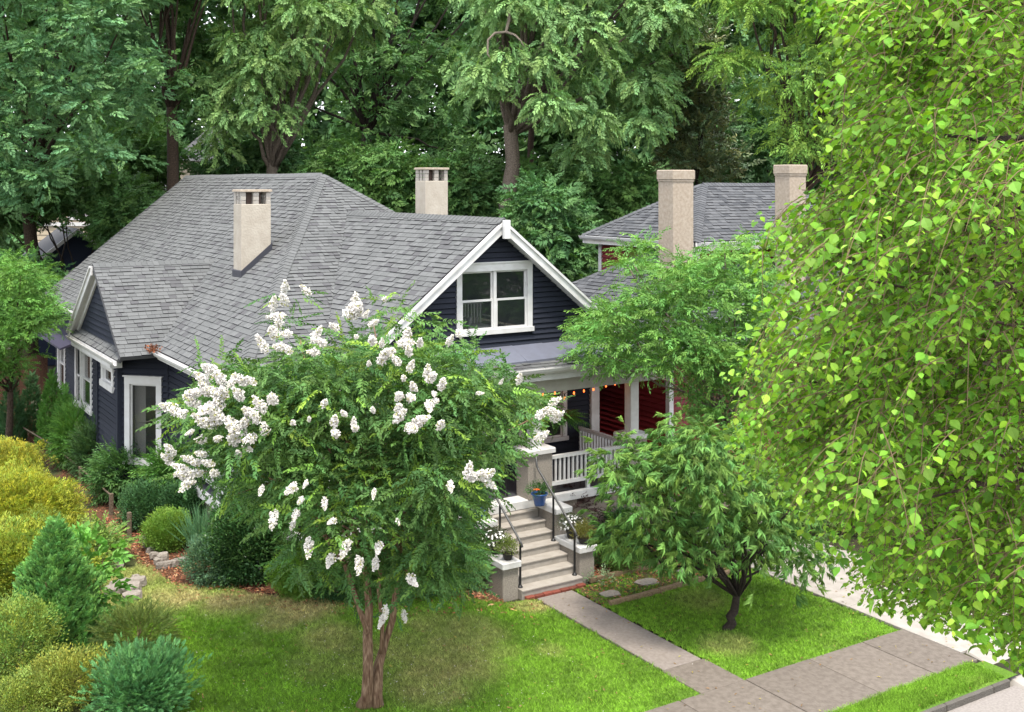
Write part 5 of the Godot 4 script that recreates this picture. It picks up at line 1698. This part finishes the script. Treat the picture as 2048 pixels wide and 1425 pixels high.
# ---------------------------------------------------------------- garden plants
func garden() -> void:
	var A := Color(0.05, 0.11, 0.03)
	# planting bed along the left of the bungalow
	for q in [[22, 885], [62, 872]]:
		shrub("cedar", "dark columnar cedar at the far end of the mulch bed", on_g(q[0], q[1]), Vector3(0.8, 2.0, 0.8), SP.conifer, 900, Color(0.035, 0.085, 0.03), 0.3, 0.1, 0, "cone", 1.0, "dark columnar cedars", M.needle)
	shrub("arborvitae", "bright green pointed arborvitae under the rear windows", on_g(103, 893), Vector3(0.85, 2.25, 0.85), SP.conifer, 1300, Color(0.075, 0.18, 0.03), 0.3, 0.1, 0, "cone", 1.0, "", M.needle)
	shrub("arborvitae", "shorter bright arborvitae against the tall white window", on_g(128, 915), Vector3(0.75, 2.1, 0.75), SP.conifer, 1100, Color(0.07, 0.17, 0.03), 0.3, 0.1, 0, "cone", 1.0, "", M.needle)
	shrub("yew_shrub", "rounded bright green shrub below the tall bay window", on_g(152, 935), Vector3(1.05, 1.6, 1.05), SP.willow, 900, Color(0.07, 0.16, 0.03))
	shrub("dark_shrub", "dark green upright shrub below the small square window", on_g(190, 955), Vector3(0.95, 1.25, 0.95), SP.willow, 800, Color(0.035, 0.075, 0.025))
	shrub("laurel_shrub", "broad mid green shrub in front of the corner door", on_g(248, 1000), Vector3(1.3, 1.15, 1.1), SP.cherry, 900, Color(0.05, 0.11, 0.03))
	shrub("holly_shrub", "tall narrow light green shrub at the porch corner", on_g(345, 1035), Vector3(0.95, 1.5, 0.9), SP.cherry, 900, Color(0.065, 0.15, 0.03))
	shrub("holly_shrub", "dense dark rounded holly above the light boxwood", on_g(300, 1055), Vector3(1.05, 0.9, 0.95), SP.glossy, 700, Color(0.04, 0.095, 0.035), 0.3, 0.1, 0, "round", 0.8)
	shrub("holly_shrub", "dark shrub between porch corner and iris leaves", on_g(366, 1060), Vector3(0.9, 0.95, 0.85), SP.glossy, 600, Color(0.032, 0.08, 0.028), 0.3, 0.1, 0, "round", 0.8)
	shrub("boxwood", "small round yellow-green boxwood on red mulch near the stone edging", on_g(335, 1097), Vector3(0.85, 0.72, 0.85), SP.box, 1400, Color(0.11, 0.19, 0.03))
	shrub("iris_clump", "clump of upright blue-green iris leaves beside the dark camellia", on_g(398, 1110), Vector3(0.55, 0.3, 0.5), SP.blade, 90, Color(0.07, 0.15, 0.07), 0.25, 0.1, 0, "up", 1.3, "", null, "plant")
	shrub("rose_bush", "grey-green rose bush at the edge of the dry lawn", on_g(422, 1163), Vector3(0.8, 0.8, 0.75), SP.glossy, 420, Color(0.07, 0.13, 0.07), 0.35, 0.1, 0, "round", 0.75)
	shrub("camellia", "large glossy dark camellia before the porch foundation", on_g(490, 1160), Vector3(1.1, 1.6, 1.0), SP.glossy, 1300, Color(0.032, 0.075, 0.022), 0.5, 0.15, 0, "round", 1.0, "", M.leaf_gloss)
	shrub("boxwood", "wide yellow-green boxwood behind the myrtle trunk", on_g(618, 1188), Vector3(1.3, 0.9, 0.9), SP.box, 2200, Color(0.1, 0.19, 0.028))
	shrub("ground_shrub", "low dark green shrub at the foot of the boxwood", on_g(668, 1196), Vector3(0.7, 0.4, 0.45), SP.glossy, 260, Color(0.035, 0.085, 0.028), 0.3, 0.1, 0, "round", 0.7)
	shrub("azalea", "mid green azalea against the left cheek wall of the steps", on_g(925, 1170), Vector3(1.15, 0.9, 0.9), SP.glossy, 900, Color(0.06, 0.12, 0.03), 0.35, 0.15, 0, "round", 0.7)
	shrub("azalea", "low spreading azalea at the mulch edge before the steps", on_g(870, 1185), Vector3(1.2, 0.5, 0.55), SP.glossy, 520, Color(0.05, 0.11, 0.035), 0.35, 0.15, 0, "round", 0.7)
	shrub("azalea", "dark azalea half hidden under the myrtle before the porch", on_g(780, 1190), Vector3(1.3, 0.75, 0.8), SP.glossy, 600, Color(0.035, 0.08, 0.025), 0.35, 0.15, 0, "round", 0.7)
	# right of the steps
	shrub("loropetalum", "dark purple twiggy shrub behind the white flower pot", on_g(1155, 1092), Vector3(0.9, 1.35, 0.7), SP.cherry, 90, Color(0.05, 0.025, 0.03), 0.3, 0.1)
	shrub("hosta", "white-edged hosta at the foot of the right cheek wall", on_g(1200, 1165), Vector3(0.4, 0.16, 0.34), SP.glossy, 14, Color(0.16, 0.22, 0.12), 0.5, 0.1, 0, "round", 0.8, "", null, "plant")
	shrub("low_shrub", "low green shrub against the right cheek wall", on_g(1194, 1128), Vector3(0.5, 0.5, 0.5), SP.glossy, 160, Color(0.055, 0.12, 0.035), 0.3, 0.1, 0, "round", 0.7)
	shrub("low_shrub", "lime green low plant on the mulch under the peach tree", on_g(1248, 1140), Vector3(0.65, 0.45, 0.5), SP.glossy, 180, Color(0.1, 0.17, 0.035), 0.4, 0.1, 0, "round", 0.7)
	shrub("low_shrub", "dark leafy plant against the porch foundation", on_g(1228, 1085), Vector3(0.7, 0.65, 0.5), SP.glossy, 260, Color(0.04, 0.1, 0.035), 0.3, 0.1, 0, "round", 0.8)
	# the neighbouring garden at the left
	shrub("golden_hedge", "golden yellow-green shrub left of the low rail fence", on_g(15, 1085), Vector3(2.3, 1.5, 2.4), SP.lance, 2300, Color(0.22, 0.24, 0.028), 0.5, 0.2, 0, "round", 0.8, "", null, "shrub", 0.4)
	shrub("golden_hedge", "lower golden shrub nearest the rail fence posts", on_g(85, 1075), Vector3(1.5, 1.0, 1.5), SP.lance, 1500, Color(0.22, 0.23, 0.03), 0.5, 0.2, 0, "round", 0.8, "", null, "shrub", 0.4)
	shrub("golden_hedge", "far end of the golden hedge beside the dark cedars", on_g(0, 985), Vector3(2.0, 1.15, 2.4), SP.lance, 1600, Color(0.22, 0.225, 0.03), 0.5, 0.2, 0, "round", 0.8, "", null, "shrub", 0.4)
	shrub("mixed_hedge", "yellow-green leafy shrub below the golden one", on_g(30, 1200), Vector3(2.4, 1.35, 2.0), SP.lance, 2400, Color(0.16, 0.2, 0.028), 0.5, 0.25, 0, "round", 0.9, "", null, "shrub", 0.5)
	shrub("vine_shrub", "leafy green vine between golden shrub and rock pile", on_g(195, 1130), Vector3(0.8, 0.6, 0.8), SP.cherry, 220, Color(0.11, 0.18, 0.04), 0.4, 0.15)
	shrub("dwarf_conifer", "fine-textured blue-green dwarf conifer with pointed top beside the lawn", on_g(112, 1300), Vector3(1.55, 2.2, 1.55), SP.fine, 8000, Color(0.085, 0.19, 0.045), 0.45, 0.15, 0, "cone", 1.15, "", M.needle, "shrub", 0.9)
	shrub("fig_bush", "young fig with large lobed bright leaves behind the dwarf conifer", on_g(184, 1262), Vector3(0.95, 1.75, 0.85), SP.fig, 95, Color(0.085, 0.2, 0.035), 0.35, 0.12, 0, "round", 0.75)
	shrub("yew_mound", "olive green clipped yew mound at the lawn edge", on_g(272, 1318), Vector3(1.3, 0.85, 1.0), SP.willow, 1500, Color(0.07, 0.1, 0.022), 0.4, 0.15, 0, "round", 0.45)
	shrub("juniper", "blue-green spreading juniper in the lawn corner", on_g(285, 1440), Vector3(1.35, 1.0, 1.2), SP.fine, 4200, Color(0.055, 0.145, 0.045), 0.45, 0.12, 0, "round", 1.0, "", M.needle, "shrub", 0.6)
	shrub("abelia", "variegated abelia with yellow and pinkish tips left of the dwarf conifer", on_g(30, 1370), Vector3(1.2, 1.25, 1.0), SP.glossy, 800, Color(0.14, 0.2, 0.04), 0.45, 0.25, 0, "round", 0.6)
	shrub("golden_privet", "low yellow-leaved shrub between juniper and dwarf conifer", on_g(130, 1408), Vector3(1.2, 0.7, 0.9), SP.glossy, 700, Color(0.17, 0.19, 0.035), 0.4, 0.15, 0, "round", 0.55)
	shrub("golden_privet", "low yellow-green shrub in the garden corner by the sidewalk", on_g(40, 1445), Vector3(1.3, 0.6, 0.9), SP.glossy, 600, Color(0.14, 0.18, 0.035), 0.4, 0.15, 0, "round", 0.55)
	# beyond the driveway
	shrub("hedge_shrub", "dark hedge shrub beyond the driveway under the linden", Vector3(21.0, 0, -15.5), Vector3(2.2, 1.0, 2.6), SP.cherry, 1300, Color(0.045, 0.08, 0.022), 0.35, 0.15)
	shrub("hedge_shrub", "brownish shrub beyond the driveway close to the red house", Vector3(20.9, 0, -18.6), Vector3(2.0, 1.3, 2.2), SP.cherry, 1100, Color(0.06, 0.075, 0.022), 0.35, 0.2)
	shrub("hedge_shrub", "green shrub beside the driveway near the street", Vector3(21.4, 0, -12.6), Vector3(1.9, 0.7, 1.8), SP.cherry, 800, Color(0.05, 0.095, 0.022), 0.35, 0.15)
	# rocks and edging stones
	for s in [[240, 1178, 0.45, 0.2], [262, 1186, 0.42, 0.22], [276, 1172, 0.34, 0.2], [266, 1198, 0.36, 0.16], [226, 1188, 0.34, 0.18], [270, 1160, 0.16, 0.12], [232, 1136, 0.3, 0.12]]:
		stone(on_g(s[0], s[1]), Vector3(s[2], s[3], s[2] * 0.75), "rock", "pale rock in the pile left of the dry lawn", "pale rocks in a pile")
	for s in [[288, 1085], [295, 1096], [301, 1107], [308, 1118], [316, 1128], [322, 1138], [333, 1137], [344, 1134], [355, 1131], [366, 1128]]:
		stone(on_g(s[0], s[1]), Vector3(0.2, 0.16, 0.15), "edging_stone", "weathered edging stone round the mulch corner below the boxwood", "edging stones round the mulch corner", rng.randf_range(0.6, 0.95))
	stone(on_g(326, 1125), Vector3(0.24, 0.24, 0.2), "white_stone", "pale block-shaped stone standing on the mulch corner edging", "", 1.35)
	# low rail fence
	var f := thing("rail_fence", "low weathered rail fence between golden shrub and mulch bed", "fence", on_g(105, 915))
	var prev := Vector3.INF
	for s in [[40, 882, 0.5], [103, 922, 0.5], [160, 968, 0.45], [222, 1030, 0.5], [258, 1082, 0.62]]:
		var p := on_g(s[0], s[1])
		var m := MB.new()
		m.cbox(p + Vector3(-0.045, -0.05, -0.045), p + Vector3(0.045, s[2], 0.045), 0.01)
		part(f, "post", m, M.old_wood)
		if prev != Vector3.INF and s[0] < 230:
			m = MB.new()
			m.tube([prev, p + Vector3.UP * (s[2] - 0.05)], [0.022, 0.022], 8)
			part(f, "rail", m, M.old_wood)
		prev = p + Vector3.UP * (s[2] - 0.05)

func pot_plant(called: String, label: String, at: Vector3, pot: Material, r: float, h: float) -> Node3D:
	var t := thing(called, label, "potted plant", at, "potted plants on the step walls")
	var m := MB.new()
	m.lathe([[0.0, 0.0], [r * 0.62, 0.0], [r * 0.7, h * 0.2], [r * 0.95, h * 0.86], [r * 1.06, h * 0.88], [r * 1.06, h], [r * 0.94, h], [r * 0.9, h * 0.85]], at, 28)
	part(t, "pot", m, pot, true)
	m = MB.new()
	m.lathe([[0.0, h * 0.88], [r * 0.91, h * 0.86]], at, 20)
	part(t, "soil", m, M.potting)
	return t
func fill(t: Node3D, at: Vector3, rad: Vector3, n: int, mesh: Mesh, col: Color, sc: float, blooms := 0, bloom_mat: Material = null, bs := 0.05) -> void:
	var xs := []
	var cs := []
	for i in n:
		var d := Vector3(rng.randfn(), absf(rng.randfn()) + 0.1, rng.randfn()).normalized()
		xs.append(orient(d + Vector3(0, 0.2, 0), rng.randf() * TAU, sc * rng.randf_range(0.7, 1.2), at + d * rad * pow(rng.randf(), 0.5)))
		cs.append(tone(col, 0.35, 0.1))
	many(t, "leaves", mesh, M.leaf, xs, cs)
	if blooms:
		var b := MB.new()
		for k in 5:
			var a := TAU * k / 5
			leaf_at(b, Vector3.ZERO, Vector3(cos(a), 0.25, sin(a)).normalized(), Vector3.UP, 0.5, 0.45, 0.2, 0.2)
		var bm := b.mesh()
		for i in blooms:
			var d := Vector3(rng.randfn(), absf(rng.randfn()) * 0.8 + 0.1, rng.randfn()).normalized()
			var y := d
			var x := y.cross(Vector3(0.3, 0.1, 0.9)).normalized()
			put(t, "flower", bm, bloom_mat, Transform3D(Basis(x, y, x.cross(y)) * Basis.from_scale(Vector3.ONE * bs * rng.randf_range(0.8, 1.2)), at + d * rad * rng.randf_range(0.95, 1.08)))
func details() -> void:
	var p := on_y(1079, 1011, 1.31)
	var t := pot_plant("blue_flower_pot", "glazed blue pot with an orange hibiscus bloom on the right step wall", p, M.blue_glaze, 0.17, 0.26)
	fill(t, p + Vector3(0, 0.25, 0), Vector3(0.2, 0.16, 0.2), 60, SP.glossy, Color(0.04, 0.1, 0.025), 0.5)
	var ob := MB.new()
	for k in 6:
		var a := TAU * k / 6
		leaf_at(ob, p + Vector3(-0.14, 0.37, 0.1), Vector3(cos(a), 0.3, sin(a)).normalized(), Vector3.UP, 0.08, 0.07, 0.3, 0.2)
	part(t, "orange_bloom", ob, M.orange_petal)
	p = Vector3(11.76, 1.31, -19.9)
	t = pot_plant("blue_flower_pot", "glazed blue pot on the left step wall half hidden by myrtle leaves", p, M.blue_glaze, 0.17, 0.26)
	fill(t, p + Vector3(0, 0.25, 0), Vector3(0.2, 0.16, 0.2), 50, SP.glossy, Color(0.04, 0.1, 0.025), 0.5)
	p = Vector3(13.62, 0.74, -19.28)
	t = pot_plant("white_flower_pot", "black pot of white impatiens on the right lower step wall", p, M.black_pot, 0.13, 0.18)
	fill(t, p + Vector3(0, 0.2, 0), Vector3(0.27, 0.28, 0.27), 110, SP.glossy, Color(0.06, 0.08, 0.035), 0.42, 75, M.petal, 0.06)
	p = Vector3(13.62, 0.74, -18.86)
	t = pot_plant("green_plant_pot", "bronze-green bushy plant in a pot on the front of the right step wall", p, M.black_pot, 0.12, 0.12)
	fill(t, p + Vector3(0, 0.14, 0), Vector3(0.19, 0.26, 0.19), 120, SP.glossy, Color(0.13, 0.13, 0.03), 0.4)
	p = Vector3(11.76, 0.74, -19.3)
	t = pot_plant("white_flower_pot", "black pot of white impatiens on the left lower step wall", p, M.black_pot, 0.13, 0.18)
	fill(t, p + Vector3(0, 0.2, 0), Vector3(0.27, 0.28, 0.27), 110, SP.glossy, Color(0.05, 0.06, 0.03), 0.42, 70, M.petal, 0.06)
	p = Vector3(11.78, 0.74, -18.86)
	t = pot_plant("green_plant_pot", "small leafy plant in a dark pot on the front of the left step wall", p, M.black_pot, 0.12, 0.13)
	fill(t, p + Vector3(0, 0.14, 0), Vector3(0.18, 0.22, 0.18), 70, SP.glossy, Color(0.1, 0.13, 0.03), 0.5)
	# hanging fern
	p = Vector3(14.5, 2.72, -20.95)
	t = thing("hanging_fern", "bushy green fern in a basket hanging from the porch beam", "fern", p)
	var m := MB.new()
	m.lathe([[0.0, 0.0], [0.08, 0.0], [0.15, 0.1], [0.16, 0.16], [0.14, 0.16], [0.0, 0.13]], p, 18)
	part(t, "basket", m, M.black_pot, true)
	m = MB.new()
	for k in 3:
		var a := TAU * k / 3
		m.tube([p + Vector3(cos(a) * 0.15, 0.15, sin(a) * 0.15), p + Vector3(0, 0.7, 0)], [0.004, 0.004], 5)
	m.tube([p + Vector3(0, 0.7, 0), Vector3(p.x, 3.935, p.z)], [0.004, 0.004], 5)
	part(t, "hanger", m, M.black_iron)
	var xs := []
	var cs := []
	for i in 80:
		var a := rng.randf() * TAU
		xs.append(orient(Vector3(cos(a), rng.randf_range(-0.1, 1.1), sin(a)), rng.randf_range(-0.3, 0.3), rng.randf_range(0.6, 1.05), p + Vector3(cos(a) * 0.08, 0.14, sin(a) * 0.08)))
		cs.append(tone(Color(0.045, 0.11, 0.02), 0.3, 0.1))
	many(t, "fronds", SP.fern, M.leaf, xs, cs)
	# string lights along the porch
	t = thing("string_lights", "string of small warm glowing bulbs hung under the porch ceiling", "string lights", Vector3(13, 3.7, -21))
	var pts := []
	var spots := [[1030, 790], [1056, 792], [1086, 789], [1110, 786], [1129, 796], [1148, 786], [1168, 782], [1187, 779], [1212, 772], [1230, 768]]
	var i0 := 0
	for s in spots:
		var q := on_z(s[0], s[1], -21.25)
		pts.append(q + Vector3(0, 0.09, 0))
		var bu := sub(t, "bulb", q)
		m = MB.new()
		m.lathe([[0.0, -0.04], [0.015, -0.032], [0.02, -0.01], [0.016, 0.015], [0.01, 0.03]], q, 10)
		part(bu, "bulb_glass", m, M.bulb, true)
		m = MB.new()
		m.lathe([[0.014, 0.028], [0.015, 0.085], [0.0, 0.088]], q, 8)
		part(bu, "socket", m, M.black_iron)
		if i0 % 2 == 0:
			var l := OmniLight3D.new()
			l.name = "bulb_glow"
			l.light_color = Color(1.0, 0.55, 0.25)
			l.light_energy = 0.012
			l.light_size = 0.02
			l.omni_range = 8
			l.omni_attenuation = 2.0
			l.shadow_enabled = true
			t.add_child(l, true)
			l.global_position = q + Vector3(0, -0.015, 0)
		i0 += 1
	m = MB.new()
	m.tube(pts, taper(0.006, 0.006, pts.size() - 1), 6)
	m.tube([pts[0], pts[0] + Vector3(-0.1, 0.5, 0)], [0.005, 0.005], 5)
	m.tube([pts[-1], pts[-1] + Vector3(0.1, 0.4, 0)], [0.005, 0.005], 5)
	part(t, "cable", m, M.black_iron)
	# porch bench
	p = Vector3(12.55, 1.33, -21.75)
	t = thing("porch_bench", "purple-grey slatted bench on the porch floor behind the steps", "bench", p)
	for k in 4:
		m = MB.new()
		m.box(p + Vector3(-0.6, 0.4, -0.2 + k * 0.105), p + Vector3(0.6, 0.43, -0.11 + k * 0.105))
		part(t, "seat_slat", m, M.bench)
	for k in 3:
		m = MB.new()
		m.box(p + Vector3(-0.6, 0.5 + k * 0.12, -0.25), p + Vector3(0.6, 0.59 + k * 0.12, -0.22))
		part(t, "back_slat", m, M.bench)
	for q in [Vector3(-0.56, 0, -0.22), Vector3(0.52, 0, -0.22), Vector3(-0.56, 0, 0.16), Vector3(0.52, 0, 0.16)]:
		m = MB.new()
		m.box(p + q, p + q + Vector3(0.04, 0.86 if q.z < 0 else 0.4, -0.03 if q.z < 0 else 0.04))
		part(t, "leg", m, M.black_iron)
	# white chair behind the attic window
	p = Vector3(12.95, 4.55, -22.1)
	t = thing("attic_chair", "white slat-back chair standing inside behind the attic window", "chair", p)
	m = MB.new()
	m.box(p + Vector3(-0.28, 0.36, -0.25), p + Vector3(0.28, 0.4, 0.25))
	part(t, "seat", m, M.white)
	for k in 7:
		m = MB.new()
		m.box(p + Vector3(-0.25 + k * 0.08, 0.41, -0.25), p + Vector3(-0.21 + k * 0.08, 0.86, -0.225))
		part(t, "back_slat", m, M.white)
	m = MB.new()
	m.box(p + Vector3(-0.31, 0.861, -0.26), p + Vector3(0.31, 0.94, -0.215))
	part(t, "top_rail", m, M.white)
	for q in [Vector3(-0.28, 0, -0.24), Vector3(0.24, 0, -0.24), Vector3(-0.28, 0, 0.2), Vector3(0.24, 0, 0.2)]:
		m = MB.new()
		m.box(p + q, p + q + Vector3(0.04, 0.36, 0.04))
		part(t, "leg", m, M.white)
	for q in [-0.33, 0.29]:
		m = MB.new()
		m.box(p + Vector3(q, 0.58, -0.22), p + Vector3(q + 0.05, 0.61, 0.3))
		m.box(p + Vector3(q, 0.361, 0.2), p + Vector3(q + 0.05, 0.58, 0.25))
		part(t, "armrest", m, M.white)
	# garden path light, wires
	p = on_g(520, 1170)
	t = thing("path_light", "slim dark solar path light in the mulch between camellia and boxwood", "garden light", p)
	m = MB.new()
	m.tube([p + Vector3(0, -0.05, 0), p + Vector3(0, 0.3, 0)], [0.012, 0.012], 8)
	part(t, "stake", m, M.black_iron)
	m = MB.new()
	m.lathe([[0.0, 0.3], [0.035, 0.3], [0.04, 0.4], [0.0, 0.4]], p, 12)
	part(t, "lens", m, M.insulator)
	m = MB.new()
	m.lathe([[0.0, 0.401], [0.065, 0.405], [0.05, 0.43], [0.0, 0.44]], p, 14)
	part(t, "cap", m, M.black_iron, true)
	var a := on_g(103, 922) + Vector3(0, 0.46, 0)
	t = thing("wire", "thin slack wire running from the rail fence towards the corner door", "wire", a)
	m = MB.new()
	m.tube(wiggle(a, Vector3(6.9, 1.35, -27.8), 10, 0.0, -0.12), taper(0.008, 0.008, 10), 6)
	part(t, "strand", m, M.wire)
	t = thing("service_cable", "service cable with a white insulator in front of the corner door", "cable", Vector3(6.95, 2.6, -27.95))
	m = MB.new()
	m.tube(wiggle(Vector3(6.9, 2.35, -28.0), at_d(430, 812, 24.0), 8, 0.0, -0.05), taper(0.008, 0.008, 8), 6)
	m.tube(wiggle(Vector3(7.2, 2.72, -27.75), at_d(430, 806, 24.0), 8, 0.0, -0.05), taper(0.008, 0.008, 8), 6)
	part(t, "strand", m, M.wire)
	m = MB.new()
	m.tube([Vector3(7.14, 2.7, -27.75), Vector3(7.2, 2.72, -27.68), Vector3(7.3, 2.72, -27.58)], [0.03, 0.05, 0.025], 10)
	part(t, "insulator", m, M.insulator, true)

func _ready() -> void:
	# ---- camera, sky, sun, exposure
	var cam := Camera3D.new()
	cam.name = "camera"
	add_child(cam)
	cam.projection = Camera3D.PROJECTION_FRUSTUM
	cam.near = 0.1
	cam.far = 900.0
	cam.size = 0.1 * 1425.0 / FP
	cam.frustum_offset = Vector2(0, -0.1 * (712.5 - PY) / FP)
	cam.position = CAM
	cam.rotation_degrees = Vector3(0, -YAW, 0)
	cam.current = true
	var we := WorldEnvironment.new()
	we.name = "environment"
	var env := Environment.new()
	env.background_mode = Environment.BG_SKY
	var sm := ProceduralSkyMaterial.new()
	sm.sky_top_color = Color(0.93, 0.95, 1.0)
	sm.sky_horizon_color = Color(0.95, 0.96, 0.97)
	sm.sky_curve = 0.25
	sm.ground_bottom_color = Color(0.25, 0.27, 0.2)
	sm.ground_horizon_color = Color(0.5, 0.52, 0.45)
	env.sky = Sky.new()
	env.sky.sky_material = sm
	env.background_energy_multiplier = 0.75
	env.tonemap_mode = Environment.TONE_MAPPER_LINEAR
	env.tonemap_exposure = 4.25
	env.sdfgi_enabled = true
	env.ssao_enabled = true
	env.ssil_enabled = true
	we.environment = env
	add_child(we)
	var sun := DirectionalLight3D.new()
	sun.name = "sun"
	sun.light_energy = 0.5
	sun.light_color = Color(1.0, 0.97, 0.92)
	sun.light_angular_distance = 11.0
	sun.shadow_enabled = true
	add_child(sun)
	sun.look_at_from_position(Vector3(-1.5, 10, 3.6), Vector3.ZERO)
	rng.seed = 20240
	nz.seed = 4
	nz.frequency = 0.012
	nz.fractal_octaves = 3
	materials()
	sprigs()
	ground()
	dark_house()
	red_house()
	small_buildings()
	trees()
	myrtle()
	garden()
	details()
	near_tree()
